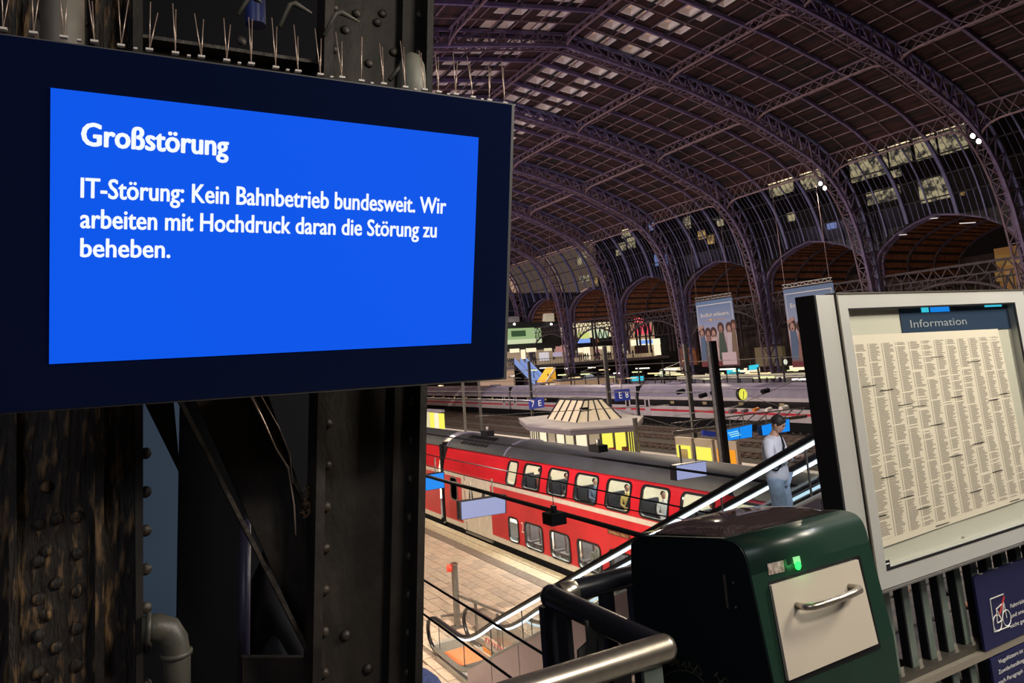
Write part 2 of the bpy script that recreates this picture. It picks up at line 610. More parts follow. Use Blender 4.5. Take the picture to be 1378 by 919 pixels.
ORD = ['nearest', 'second nearest', 'third', 'fourth', 'fifth', 'sixth', 'farthest']
ribs = []
for k in range(-1, 7):
    y = Y0 + BAY * k
    hid = k < 0
    lab = ('violet iron roof arch overhead, just nearer than those in view' if hid else
           'violet lattice roof arch, %s of those curving down the right side' % ORD[k])
    r = thing('roof_arch', lab, 'arch', (69.5, y, -.9), 'riveted lattice arches of the train hall')
    ribs.append(r)
    for side in (0, 1):
        A = PIN if side == 0 else [mir(p) for p in PIN]
        B = POUT if side == 0 else [mir(p) for p in POUT]
        for dy, mm in ((-.5, VIO), (.5, VIO2)):
            chord(r, 'inner_chord', A, y + dy, .26 if dy < 0 else .16, .26 if dy < 0 else .14, mm)
            chord(r, 'outer_chord', B, y + dy, .24, .24, VIO if side or dy > 0 else BLUEI)
        far = MB()
        for i in range(NS - 1):
            n0, n1 = aty(A[i], y - .5), aty(A[i + 1], y - .5)
            f0, f1 = aty(A[i], y + .5), aty(A[i + 1], y + .5)
            far.bar(n0, f1, .05, .07)
            far.bar(f0, n1, .05, .07)
            far.bar(n0, f0, .05, .07)
            far.bar(f0, aty(B[i], y + .5), .07, .07)
            far.bar(aty(A[i], y + .5) if i % 2 else aty(B[i], y + .5), aty(B[i + 1], y + .5) if i % 2 else aty(A[i + 1], y + .5), .07, .07)
            if k <= 3 and side == 0 and k >= 0:
                bar('brace', n0, aty(B[i], y - .5), .12, .12, VIO, r)
                bar('brace', aty(B[i], y - .5), n1, .12, .12, VIO, r)
            else:
                far.bar(n0, aty(B[i], y - .5), .12, .12)
                far.bar(aty(B[i], y - .5), n1, .12, .12)
        far.out('soffit_lattice', VIO2, r, kind='stuff')
    # plate web at the column foot
    for side in (0, 1):
        m_ = (lambda p: p) if side == 0 else mir
        a = m_(V((69.45, y, 0)))
        box('column_foot', (a.x + (.6 if side == 0 else -.6), y, -.3), (1.9, 1.5, 1.2), DARK, r)

# --- roof deck with skylights
ceiling = thing('ceiling', 'dark red-brown boarded train hall roof between violet arches', 'roof', (33, 60, 34), kind='structure')
XB = sorted(set([33, 34.8, 36.1, 37.4, 38.7, 40.0, 41.3] + [POUT[i].x for i in range(NS) if 41.8 < POUT[i].x and i <= EAVE]))
SKX = [(34.8, 37.4), (38.7, 41.3)]
YS = []
y = -12 + (Y0 - 14.4 * 3 + 12) % 2.4
YS = [Y0 + 2.4 * j for j in range(-18, 43)]


def zt(x, off=.22): return outer_at(x) + off


sky_cells = []
deck = MB()
for side in (1, -1):
    for a, b in zip(XB, XB[1:]):
        in_sky = any(s0 - .01 <= a and b <= s1 + .01 for s0, s1 in SKX)
        for y in (YS if in_sky else [YS[0]]):
            if in_sky:
                segs = [(y, y + .55), (y + 1.85, y + 2.4)]
            else:
                segs = [(YS[0], YS[-1] + 2.4)]
            for p, q in segs:
                x0, x1 = (a, b) if side > 0 else (66 - a, 66 - b)
                deck.add([(x0, p, zt(a)), (x1, p, zt(b)), (x1, q, zt(b)), (x0, q, zt(a)), (x0, p, zt(a) + .12), (x1, p, zt(b) + .12), (x1, q, zt(b) + .12), (x0, q, zt(a) + .12)],
                         [(0, 1, 2, 3), (7, 6, 5, 4), (0, 4, 5, 1), (1, 5, 6, 2), (2, 6, 7, 3), (3, 7, 4, 0)])
deck.out('boarding', DECK, ceiling, kind='stuff')
sky0 = None
for side in (1, -1):
    for s0, s1 in SKX:
        for y in YS:
            if y < 14 or y > 116: continue
            za, zb = zt(s0), zt(s1)
            if sky0 is None:
                fr = MB()
                L, H = s1 - s0, .6
                sl = (zb - za) / L
                for (xa, xb, ya, yb) in ((0, .1, 0, 1.3), (L - .1, L, 0, 1.3), (0, L, 0, .1), (0, L, 1.2, 1.3), (L / 2 - .1, L / 2 - .04, 0, 1.3), (L / 2 + .04, L / 2 + .1, 0, 1.3)):
                    fr.add([(u, w, (u * sl) + t) for u, w, t in ((xa, ya, 0), (xb, ya, 0), (xb, yb, 0), (xa, yb, 0), (xa, ya, H), (xb, ya, H), (xb, yb, H), (xa, yb, H))],
                           [(3, 2, 1, 0), (4, 5, 6, 7), (0, 1, 5, 4), (1, 2, 6, 5), (2, 3, 7, 6), (3, 0, 4, 7)])
                sky_f = fr
                me = bpy.data.meshes.new('skylight')
                me.from_pydata([tuple(v) for v in fr.v], [], fr.f)
                me.materials.append(WHITEP)
                pm = bpy.data.meshes.new('pane')
                pm.from_pydata([(0, 0, H), (L, 0, L * sl + H), (L, 1.3, L * sl + H), (0, 1.3, H)], [], [(0, 1, 2, 3)])
                pm.materials.append(SKYG)
                sky0 = me
            M = Matrix.Translation((s0 if side > 0 else 66 - s0, y + .55, za)) @ Matrix.Diagonal((side, 1, 1, 1))
            f = put(bpy.data.objects.new('skylight', sky0), ceiling, M)
            put(bpy.data.objects.new('pane', pm), f, M)
for x in (36.1, 40.0, 30, 25.9): bar('skylight_divider', (x if x > 33 else 66 - (66 - x), 2.4, zt(x if x > 33 else 66 - x, .02)), (x, 117.6, zt(x if x > 33 else 66 - x, .02)), .16, .12, DARK, ceiling)
# thin purlins along the hall
px_list = []
for a, b in ((33, 44), (44, 55), (55, 65.5)):
    for j in range(1, 6): px_list.append(a + (b - a) * j / 6)
for x in px_list:
    bar('purlin', (x, 2.4, zt(x, .12)), (x, 117.6, zt(x, .12)), .07, .09, GIRD, ceiling)
for x in px_list[:8]:
    bar('purlin', (66 - x, 2.4, zt(x, .12)), (66 - x, 117.6, zt(x, .12)), .07, .09, GIRD, ceiling)
# rafters between the arches
for k in range(-1, 6):
    for j in range(1, 6):
        y = Y0 + BAY * k + 2.4 * j
        hv = j in (2, 4)
        line = [POUT[i] - NRM[i] * (.05 if hv else 0) for i in range(0, EAVE + 1)]
        chord(ceiling, 'rafter', line, y, .22 if hv else .07, .34 if hv else .1, VIO if hv else GIRD)
        if k < 3 or hv: chord(ceiling, 'rafter', [mir(p) for p in line], y, .22 if hv else .07, .34 if hv else .1, VIO if hv else GIRD)
# longitudinal girders
for gi, x in enumerate((33, 44, 55, 65.3, 22, 11)):
    xx = x if x >= 33 else 66 - x
    i0 = min(range(NS), key=lambda i: abs(PIN[i].x - xx) + (0 if PIN[i].z > 22 else 99))
    zi, zo = PIN[i0].z, outer_at(xx if xx < 66 else 66) - .1
    names = {33: 'at the roof ridge', 44: 'first below the ridge on the right', 55: 'second below the ridge on the right', 65.3: 'along the top of the side glazing', 22: 'first below the ridge on the left', 11: 'second below the ridge on the left'}
    g = thing('roof_girder', 'brownish lattice girder along the hall, %s' % names[x], 'girder', (x, 31, zi), 'longitudinal roof girders')
    for k in range(-1, 6):
        a = Y0 + BAY * k + .5
        L = BAY - 1.0
        hgt = .38 * (zo - zi)
        pts = []
        for u, h in ((0, 0), (.35, .45), (.9, .8), (1.7, 1.0), (L / 2, 1.06), (L - 1.7, 1.0), (L - .9, .8), (L - .35, .45), (L, 0)):
            pts.append(V((x, a + u, zi + .05 + hgt * h)))
        mb = MB()
        for p, q in zip(pts, pts[1:]): mb.bar(p, q, .16, .12, up=(1, 0, 0))
        mb.out('bottom_chord', GIRD, g)
        bar('top_chord', (x, a, zo), (x, a + L, zo), .16, .14, VIO2, g)
        lt = MB()
        n = 12
        for j in range(n):
            ya, yb = a + L * j / n, a + L * (j + 1) / n
            zb_ = zi + .05 + hgt * (1 if 0 < j < n - 1 else .7)
            lt.bar((x, ya, zb_), (x, yb, zo), .06, .06)
            lt.bar((x, ya, zo), (x, yb, zb_), .06, .06)
        lt.out('lattice', VIO2, g, kind='stuff')

# --- lower side arches with boarded vaults
AR = [(.45, 8), (.45, 14.0), (.5, 15.6), (.8, 16.5), (1.5, 17.3), (3.0, 18.3), (5.0, 19.05), (7.2, 19.5)]
ARC = AR + [(14.4 - u, z) for u, z in AR[::-1][1:]]
DZ = 0


def arch_z(u):
    u = u % 14.4
    for (ua, za), (ub, zb_) in zip(ARC, ARC[1:]):
        if ua <= u <= ub and ub > ua: return za + (zb_ - za) * (u - ua) / (ub - ua)
    return 14.0


# --- glazed side wall on the right
wall = thing('wall_right', 'sooty curved glazing down the right side of the hall', 'wall', (70.5, 60, 17), kind='structure')
NR = 5


def seg_line(i0, i1, n):
    d = [0]
    for i in range(i0, i1): d.append(d[-1] + (POUT[i + 1] - POUT[i]).length)
    out = []
    for j in range(n + 1):
        t = d[-1] * j / n
        k = max(q for q in range(len(d)) if d[q] <= t + 1e-9)
        k = min(k, len(d) - 2)
        f = (t - d[k]) / (d[k + 1] - d[k])
        out.append(POUT[i0 + k].lerp(POUT[i0 + k + 1], f))
    return out


GL = seg_line(EAVE, GBOT, NR)
gb = MB()
for k in range(-1, 6):
    for j in range(6):
        y = Y0 + BAY * k + 2.4 * j
        heavy = j in (2, 4)
        if j: chord(wall, 'mullion', [p + V((-.1, 0, 0)) for p in seg_line(EAVE, GBOT, 24) if p.z > arch_z(2.4 * j) - .1], y, .30 if heavy else .14, .34 if heavy else .14, BLUEI)
        for r in range(NR):
            a, b = GL[r], GL[r + 1]
            us = [2.4 * j + .06 + 2.28 * q / 4 for q in range(5)]
            zl = [min(a.z, max(b.z, arch_z(u))) for u in us]
            if a.z - min(zl) > .05:
                pts_ = [(a.x, y + .06, a.z), (a.x, y + 2.34, a.z)] + [(a.x + (b.x - a.x) * (a.z - z_) / (a.z - b.z), Y0 + BAY * k + u, z_) for u, z_ in list(zip(us, zl))[::-1]]
                obj('pane', pts_, [tuple(range(7))], HGLASS, wall)
            for g in (1, 2, 3):
                z_ = max(b.z, arch_z(2.4 * j + .6 * g))
                if z_ < a.z - .05: gb.bar((a.x, y + .6 * g, a.z), (a.x + (b.x - a.x) * (a.z - z_) / (a.z - b.z), y + .6 * g, z_), .035, .05)
for a in GL[:-2]:
    bar('transom', (a.x - .05, 16.8, a.z), (a.x - .05, 117.6, a.z), .12, .12, DARK, wall)
gb.out('glazing_bars', BLUEI, wall, kind='stuff')

BN = ['nearest', 'second', 'third', 'fourth', 'fifth', 'sixth']
for k in range(-1, 6):
    y0 = Y0 + BAY * k
    v = thing('side_vault', 'boarded side vault with iron arch face, %s down the right side' % (BN[k] if k >= 0 else 'out of view'), 'vault', (71, y0 + 7.2, 8), 'side vaults under the glazing')
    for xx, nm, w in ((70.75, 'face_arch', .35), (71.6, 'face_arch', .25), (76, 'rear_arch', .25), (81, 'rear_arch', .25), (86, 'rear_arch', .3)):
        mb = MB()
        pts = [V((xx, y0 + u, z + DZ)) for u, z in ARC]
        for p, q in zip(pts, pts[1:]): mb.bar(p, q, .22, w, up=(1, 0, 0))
        mb.out(nm, VIO if xx < 72 else DARKIRON, v)
    mb = MB()
    for i, (p, q) in enumerate(zip(ARC, ARC[1:])):
        for s in range(4):
            a = V((70.9, y0 + p[0] + (q[0] - p[0]) * s / 4, p[1] + (q[1] - p[1]) * s / 4 + DZ))
            mb.bar(a, (71.6, y0 + p[0] + (q[0] - p[0]) * (s + 1) / 4, p[1] + (q[1] - p[1]) * (s + 1) / 4 + DZ), .06, .08)
    mb.out('face_lattice', VIO2, v, kind='stuff')
    for i, (p, q) in enumerate(zip(ARC, ARC[1:])):
        if p[1] <= 14.0 and q[1] <= 14.0: continue
        n = max(1, int(round(math.hypot(q[0] - p[0], q[1] - p[1]) / .78)))
        for s in range(n):
            f0, f1 = s / n, (s + .58) / n
            a = (y0 + p[0] + (q[0] - p[0]) * f0, p[1] + (q[1] - p[1]) * f0 + .1 + DZ)
            b = (y0 + p[0] + (q[0] - p[0]) * f1, p[1] + (q[1] - p[1]) * f1 + .1 + DZ)
            if True:
                obj('slat', [(71.7, *a), (86, *a), (86, *b), (71.7, *b), (71.7, a[0], a[1] + .08), (86, a[0], a[1] + .08), (86, b[0], b[1] + .08), (71.7, b[0], b[1] + .08)], [(0, 1, 2, 3), (7, 6, 5, 4), (0, 4, 5, 1), (1, 5, 6, 2), (2, 6, 7, 3), (3, 7, 4, 0)], SLATM, v)
    cov = [(y0 + u, z + .25) for u, z in ARC if z > 13.9]
    n = len(cov)
    obj('roof_cover', [(x_, *c) for x_ in (71.5, 86.2) for c in cov], [(i, i + 1, n + i + 1, n + i) for i in range(n - 1)], DARK, v)
    # spandrel girder low between the columns, arched below
    tr = thing('arched_girder', 'dark arched lattice girder low between the columns, %s on the right side' % (BN[k] if k >= 0 else 'out of view'), 'girder', (71, y0 + 7.2, 9), 'low arched girders between the columns')
    bar('top_chord', (71, y0 + .5, 14.2), (71, y0 + 13.9, 14.2), .2, .22, DARKIRON, tr)
    bar('middle_chord', (71, y0 + .5, 13.2), (71, y0 + 13.9, 13.2), .14, .14, DARKIRON, tr)
    ap = [V((71, y0 + 7.2 + 6.6 * math.cos(t), 8.6 + 4.1 * math.sin(t))) for t in [math.pi * j / 16 for j in range(17)]]
    mb = MB()
    for p, q in zip(ap, ap[1:]): mb.bar(p, q, .22, .22, up=(1, 0, 0))
    mb.out('arched_chord', DARKIRON, tr)
    mb = MB()
    for j in range(20):
        ya, yb = y0 + .6 + 13.2 * j / 20, y0 + .6 + 13.2 * (j + 1) / 20
        mb.bar((71, ya, 13.2 if j % 2 else 14.2), (71, yb, 14.2 if j % 2 else 13.2), .1, .1)
    for j in range(17):
        p = ap[j]
        mb.bar(p, (71, p.y, 13.2), .09, .09)
        if j < 16: mb.bar(p, (71, ap[j + 1].y, 13.2), .08, .08)
    mb.out('lattice', DARKIRON, tr, kind='stuff')
    # second girder at the back of the aisle
    tb = thing('aisle_girder', 'lattice girder at the back of the side aisle, %s bay on the right' % (BN[k] if k >= 0 else 'an unseen'), 'girder', (85, y0 + 7.2, 11), 'lattice girders at the back of the aisle')
    for z in (11, 13.6): bar('chord', (85, y0 + .3, z), (85, y0 + 14.1, z), .2, .2, DARKIRON, tb)
    for j in range(9):
        ya, yb = y0 + .3 + 13.8 * j / 9, y0 + .3 + 13.8 * (j + 1) / 9
        bar('brace', (85, ya, 11), (85, (ya + yb) / 2, 13.6), .16, .16, DARKIRON, tb)
        bar('brace', (85, (ya + yb) / 2, 13.6), (85, yb, 11), .16, .16, DARKIRON, tb)
wb = thing('wall_back_aisle', 'dark brick wall at the back of the side aisle', 'wall', (88, 60, 0), kind='structure')
box2('brickwork', (87.5, 2, -1), (88.5, 84, 16.5), DWALL, wb)
box2('brickwork', (71.3, 124, -1), (101, 125, 22), BLACKM, wb)

# --- gable at the far end, wall behind the camera, left side
gab = thing('wall_far', 'dark glazed gable at the far end of the hall', 'wall', (33, 119, 0), kind='structure')
mb = MB()
GY = 119.5
outl = [(p.x, p.z) for p in POUT] + [(66 - p.x, p.z) for p in POUT[::-1]]
for j in range(-2, 35):
    x = j * 2.1
    xa = abs(x - 33) + 33
    if xa > 71: continue
    zt_ = next((p.z for p in POUT if p.x >= xa), 18)
    mb.bar((x, GY, 14), (x, GY, max(14.5, zt_)), .12, .12)
for z in (15, 18, 21, 24, 27, 30, 33): mb.bar((-4, GY, z), (70, GY, z), .12, .12)
mb.out('glazing_bars', BLUEI, gab, kind='stuff')
prism('sooty_glass', [(p.x, p.z) for p in POUT if p.z > 7.3] + [(66 - p.x, p.z) for p in POUT[::-1] if p.z > 7.3], 120, 120.1, mat('night_glass', (.012, .016, .03), .25), gab)
wl = thing('wall_left', 'dark outer wall on the left side of the hall', 'wall', (-6, 60, 0), kind='structure')
box2('brickwork', (-7, -12, -1), (-6, 120, 30), DWALL, wl)
wn = thing('wall_near', 'station building wall behind the walkway', 'wall', (33, -12, 0), kind='structure')
box2('brickwork', (-7, -13, -1), (90, -12, 36), DWALL, wn)

# --- buildings outside the side glazing, some rooms lit, cream glows added
cb = thing('city_block', 'added dark backdrop building beyond the end of the hall', 'building', (30, 200, -1))
box2('facade', (-12, 200, -1), (101, 204, 34), BLACKM, cb)  # added backdrop hiding the sky glow under the far gable
for i in range(16):
    box2('glow_panel', (12 + 5 * i, 199.8, 1.5 + (i * 7 % 3) * 1.6), (13.6 + 5 * i, 199.95, 2.6 + (i * 7 % 3) * 1.6), [CGLOW, OWIN, BWIN][i % 3], cb)
ob = thing('office_building', 'dark building outside the hall glazing with lit windows and added cream glow panels', 'building', (92, 60, 0))
box2('facade', (102, -10, 0), (110, 135, 48), BLACKM, ob)  # added dark block keeping the sky out of the side glazing
for (px, py, w, h, mm) in ((1170, 224, 54, 17, CGLOW), (1212, 208, 32, 20, CGLOW), (1246, 198, 32, 22, CGLOW), (1282, 186, 42, 26, CGLOW), (1094, 240, 34, 16, CGLOW), (1052, 250, 34, 14, CGLOW), (1190, 263, 46, 6, CGLOW), (1258, 255, 44, 20, CGLOW),
                           (945, 316, 10, 9, OWIN), (957, 322, 9, 10, OWIN), (925, 300, 10, 14, CGLOW), (877, 305, 6, 8, BWIN), (843, 313, 12, 9, CGLOW), (838, 332, 9, 8, CGLOW), (850, 327, 10, 12, CGLOW), (788, 340, 8, 12, CGLOW), (782, 350, 8, 10, CGLOW), (787, 375, 12, 5, CGLOW), (800, 378, 8, 8, OWIN), (812, 376, 6, 8, OWIN),
                           (884, 350, 5, 14, BWIN), (897, 352, 4, 18, BWIN), (1296, 260, 5, 4, OWIN), (900, 272, 14, 8, CGLOW), (833, 340, 6, 6, CGLOW), (970, 300, 8, 6, CGLOW), (1205, 234, 16, 5, CGLOW), (1065, 292, 10, 9, CGLOW), (1120, 304, 12, 5, BWIN)):
    a, b = AX(px - w / 2, py - h / 2, 101.9), AX(px + w / 2, py + h / 2, 101.9)
    box2('glow_panel', (101.6, a.y, a.z), (101.95, b.y, b.z), mm, ob)  # cream ones are added panels, glowing through the hall glass
lb = thing('lit_tenement', 'orange lit facade with windows seen through the nearest side vault', 'building', (86.9, 33, 8))
a, b = AX(1337, 335, 86.8), AX(1378, 392, 86.8)
box2('facade', (86.8, a.y, b.z), (87.2, b.y - 1.5, a.z), mat('lit_ochre', (.4, .22, .08), .8, emit=(.5, .25, .06), estr=.12), lb)
for i in range(3):
    for j in range(2):
        p = AX(1345 + 14 * i, 350 + 22 * j, 86.75)
        box('window', p, (.1, .8, 1.1), mat('window_amber', (.1, .06, .02), .4, emit=(.8, .45, .12), estr=.18), lb)

# ================================================================== GROUND, TRACKS, PLATFORMS
fl = thing('floor', 'dark ballasted track bed across the hall', 'floor', (40, 50, -1), kind='structure')
box2('track_bed', (-6, -12, -1.3), (87, 200, -1.0), BALLAST, fl)


def track(xc, y0, y1, which):
    t = thing('railway_track', 'railway track with brown rails and sleepers %s' % which, 'track', (xc, y0, -1), 'tracks in the hall')
    for s in (-.75, .75): bar('rail', (xc + s, y0, -.88), (xc + s, y1, -.88), .1, .2, RUSTRAIL, t)
    n = int((y1 - y0) / .9)
    me = ubox(SLEEP)
    for j in range(min(n, 110)):
        put(bpy.data.objects.new('sleeper', me), t, Matrix.Translation((xc, y0 + .9 * j, -.97)) @ Matrix.Diagonal((2.4, .26, .14, 1)))


track(16.4, 8, 70, 'under the red double-decker')
track(21.0, 8, 60, 'hidden behind the red double-decker')
for i, xc in enumerate((41.5, 46.5, 51.5, 56.0)):
    track(xc, 30, 190, ('first beyond the kiosk platform', 'second beyond the kiosk platform', 'third beyond the kiosk platform', 'last before the white express train')[i])
track(61.4, 40, 190, 'under the white express train')

pf = thing('platform_near', 'pink-grey paved platform beside the red train', 'platform', (11, 25, 0), kind='structure')
box2('slab', (3, 6, -1.1), (14.55, 75, -.06), PLAT, pf)
box2('edge_stone', (14.55, 6, -.5), (14.93, 75, 0), EDGE, pf)
box2('tactile_strip', (14.02, 6, -.1), (14.5, 75, 0), EDGE, pf)
box2('dark_band', (13.55, 6, -.1), (14.0, 75, -.001), BAND, pf)
cand = []
row = 0
x = 13.52
tw, tl = .42, .84
while x > 7.3:
    y = 13 + (row % 2) * tl / 2
    while y < 46:
        c = V((x - tw / 2, y, 0))
        r_ = c - EYE
        cand.append((r_.length, c))
        y += tl
    x -= tw
    row += 1


def inview(c):
    r_ = c - EYE
    z = r_.dot(fw)
    px, py = F_PX * r_.dot(rt) / z + CX, F_PX * r_.dot(dn) / z + CY
    return 560 < px < 860 and 640 < py < 935


cand = sorted([c for c in cand if inview(c[1])], key=lambda t: t[0])
rest = MB()
for i, (d, c) in enumerate(cand):
    h = random.uniform(-.006, .004)
    if i < 290:
        box('paving_slab', (c.x, c.y, -.03 + h), (tw - .02, tl - .02, .06), random.choice(TILES), pf)
    else:
        rest.box((c.x - tw / 2 + .01, c.y - tl / 2 + .01, -.06), (c.x + tw / 2 - .01, c.y + tl / 2 - .01, h))
rest.out('paving_field', TILES[1], pf, kind='stuff')
box2('paving_base', (3, 46, -.1), (13.55, 75, -.002), TILES[1], pf)
# platform with the kiosk
pk = thing('platform_middle', 'pale platform carrying the glazed kiosk', 'platform', (31, 50, 0), kind='structure')
box2('slab', (23.2, 8, -1.1), (38.2, 112, -.05), PLAT, pk)
box2('paving', (23.6, 8, -.06), (37.8, 112, 0), TILES[3], pk)
box2('edge_stone', (37.8, 8, -.3), (38.6, 112, .02), mat('pale_edge', (.75, .68, .66), .6), pk)
p3 = thing('platform_far', 'lit far platform behind the white express train', 'platform', (70, 60, 0), kind='structure')
box2('slab', (63.2, 8, -1.1), (80, 119, -.02), PLAT, p3)
for i in range(9):
    p = AZ(590 + 14 * i, 560 + 1.2 * i, .0)


# ================================================================== RED DOUBLE-DECK TRAIN
def rounded(y0, y1, z0, z1, r, n=4):
    out = []
    for cy_, cz, a0 in ((y1 - r, z1 - r, 0), (y0 + r, z1 - r, 90), (y0 + r, z0 + r, 180), (y1 - r, z0 + r, 270)):
        for i in range(n + 1):
            a = math.radians(a0 + 90 * i / n)
            out.append((cy_ + r * math.cos(a), cz + r * math.sin(a)))
    return out


XS = 15.0


def side_x(z): return XS if z < 2.84 else XS + .25 * ((z - 2.84) / .91) ** 1.5


def make_window(parent, y0, y1, z0, z1, glassm=TGLASS, name='window', xf=side_x, fm=BLACK):
    o1 = rounded(y0 - .05, y1 + .05, z0 - .05, z1 + .05, .2)
    o2 = rounded(y0 + .02, y1 - .02, z0 + .02, z1 - .02, .15)
    n = len(o1)
    vs = [(xf(z) - .03, y, z) for y, z in o1] + [(xf(z) - .03, y, z) for y, z in o2] + [(xf(z) + .05, y, z) for y, z in o1] + [(xf(z) + .05, y, z) for y, z in o2]
    fs = []
    for i in range(n):
        j = (i + 1) % n
        fs += [(i, j, n + j, n + i), (2 * n + j, 2 * n + i, 3 * n + i, 3 * n + j), (n + i, n + j, 3 * n + j, 3 * n + i), (i, 2 * n + i, 2 * n + j, j)]
    w = obj(name, vs, fs, fm, parent)
    obj('pane', [(xf(z) + .0, y, z) for y, z in o2], [tuple(range(n))], glassm, w)
    return w


def coach(label, y0, y1, ups, lows, doors, extra, number=None):
    t = thing('train_coach', label, 'train coach', (16.4, (y0 + y1) / 2, -.9), 'coaches of the red double-decker')
    zs = [.22, .45, .5, 1.45, 2.57, 2.74, 2.84, 3.3, 3.75, 3.9]
    ys = sorted(set([y0, y1] + [v for a in ups + lows + doors + extra for v in a[:2]]))
    vs, fs, mi = [], [], []
    idx = {}

    def vid(y, z):
        if (y, z) not in idx:
            idx[(y, z)] = len(vs)
            vs.append((side_x(z), y, z))
        return idx[(y, z)]
    for a, b in zip(ys, ys[1:]):
        for c, d in zip(zs, zs[1:]):
            m = (a + b) / 2
            zm = (c + d) / 2
            if 2.84 <= zm <= 3.75 and any(u[0] <= m <= u[1] for u in ups): continue
            if .5 <= zm <= 1.45 and any(u[0] <= m <= u[1] for u in lows): continue
            if zm < 2.74 and any(u[0] <= m <= u[1] for u in doors): continue
            k = 0
            if 2.57 <= zm <= 2.74 or zm < .45: k = 1
            if zm < .45 and False: k = 1
            fs.append((vid(a, c), vid(b, c), vid(b, d), vid(a, d)))
            mi.append(k)
    obj('side_panel', vs, fs, [RED, CREAM], t, mi=mi)
    prof = [(15.24, 3.9), (15.42, 4.13), (15.75, 4.34), (16.2, 4.45), (16.75, 4.45), (17.25, 4.36), (17.6, 4.15), (17.8, 3.85)]
    n = len(prof)
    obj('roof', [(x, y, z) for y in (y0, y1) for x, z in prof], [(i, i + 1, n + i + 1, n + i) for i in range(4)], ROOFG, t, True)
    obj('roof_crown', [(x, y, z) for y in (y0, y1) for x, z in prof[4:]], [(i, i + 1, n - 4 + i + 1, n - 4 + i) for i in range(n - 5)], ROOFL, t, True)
    for y in (y0 + .05, y1 - .05, y1 - 6.2):
        if y0 < y < y1:
            mb = MB()
            for (xa, za), (xb, zb) in zip(prof, prof[1:]): mb.bar((xa, y, za + .02), (xb, y, zb + .02), .06, .06, up=(0, 1, 0))
            mb.out('roof_rib', TGREY if y > y1 - 1 else ROOFL, t)
    box2('far_side', (17.75, y0, .1), (17.8, y1, 3.9), INTW, t)
    box2('lower_floor', (15.1, y0, .0), (17.75, y1, .1), INTW, t)
    box2('light_stop', (15.03, y0, -.1), (15.12, y1, .3), BLACKM, t)  # added black strip stopping interior light leaking under the skirt
    box2('upper_floor', (15.1, y0, 1.98), (17.75, y1, 2.08), INTW, t)
    for y in (y0, y1):
        box2('end_wall', (15.1, y - .04, .1), (17.75, y + .04, 4.0), DARK, t)
    box2('underframe', (15.25, y0 + .3, -.75), (17.6, y1 - .3, .12), BLACKM, t)
    for yb in (y1 - 2.2, y1 - 4.7, y0 + 3):
        if yb > y0:
            cyl('wheel', (15.5, yb, -.45), (15.62, yb, -.45), .45, RUSTRAIL, t, 20)
    for z, hw in ((1.9, .85), (4.2, .2)):
        box2('ceiling_light', (16.4 - hw, y0 + .5, z - .03), (16.4 + hw, y1 - .5, z), TRAINL, t)
    for u in ups:
        w = make_window(t, u[0], u[1], 2.84, 3.75)
    for u in lows: make_window(t, u[0], u[1], .5, 1.45)
    for d in doors:
        m = (d[0] + d[1]) / 2
        for a, b in ((d[0] + .02, m - .01), (m + .01, d[1] - .02)):
            lf = box2('door_leaf', (XS + .02, a, .2), (XS + .08, b, 2.72), CREAM, t)
            oy = (a + b) / 2
            vs = [(XS - .005, oy + .16 * math.cos(q), 1.75 + .42 * math.sin(q)) for q in [math.tau * i / 20 for i in range(20)]]
            obj('door_window', vs + [(XS + .03, v[1], v[2]) for v in vs], [tuple(range(20))] + [(i, (i + 1) % 20, 20 + (i + 1) % 20, 20 + i) for i in range(20)], mat('door_glass', (.05, .06, .07), .1), lf)
            vs2 = []
            mbb = MB().tube([(XS - .005, oy + .17 * math.cos(q), 1.75 + .43 * math.sin(q)) for q in [math.tau * i / 20 for i in range(20)]], .018, 6, True)
            mbb.out('door_gasket', BLACK, lf)
        box2('door_step', (XS - .06, d[0], .08), (XS + .1, d[1], .16), STEELD, t)
    # seats on both decks
    seats = MB()
    for us, zf in ((ups, 2.08), (lows, .1)):
        for u in us:
            for yy in (u[0] + .1, u[1] - .1):
                seats.box((15.6, yy - .06, zf + .35), (16.35, yy + .06, zf + 1.05))
                seats.box((15.45, yy - .28, zf + .3), (16.35, yy + .28, zf + .42))
    seats.out('seats', SEATM, t, kind='stuff')
    return t


UPW = [(26.9, 27.72), (25.02, 26.32), (23.07, 24.4), (21.18, 22.55), (19.35, 20.62), (17.5, 18.78), (15.65, 16.93), (13.8, 15.08), (11.95, 13.23)]
LOW = [(26.9, 27.7), (24.98, 26.32), (23.07, 24.38), (21.17, 22.52), (19.35, 20.6), (17.5, 18.78), (15.65, 16.93), (13.8, 15.08), (11.95, 13.2)]
cA = coach('red double-decker coach with grey roof, nearer of the two, at the platform', 9.5, 34.4, UPW, LOW, [(29.3, 32.0)], [])
cB = coach('red double-decker coach farther back, coupled behind the nearer one', 35.0, 61.0, [(y, y + 1.3) for y in (41.6, 43.5, 45.4, 47.3, 49.2, 51.1)], [(y, y + 1.3) for y in (41.6, 43.5, 45.4, 47.3, 49.2)], [(37.6, 40.2)], [])
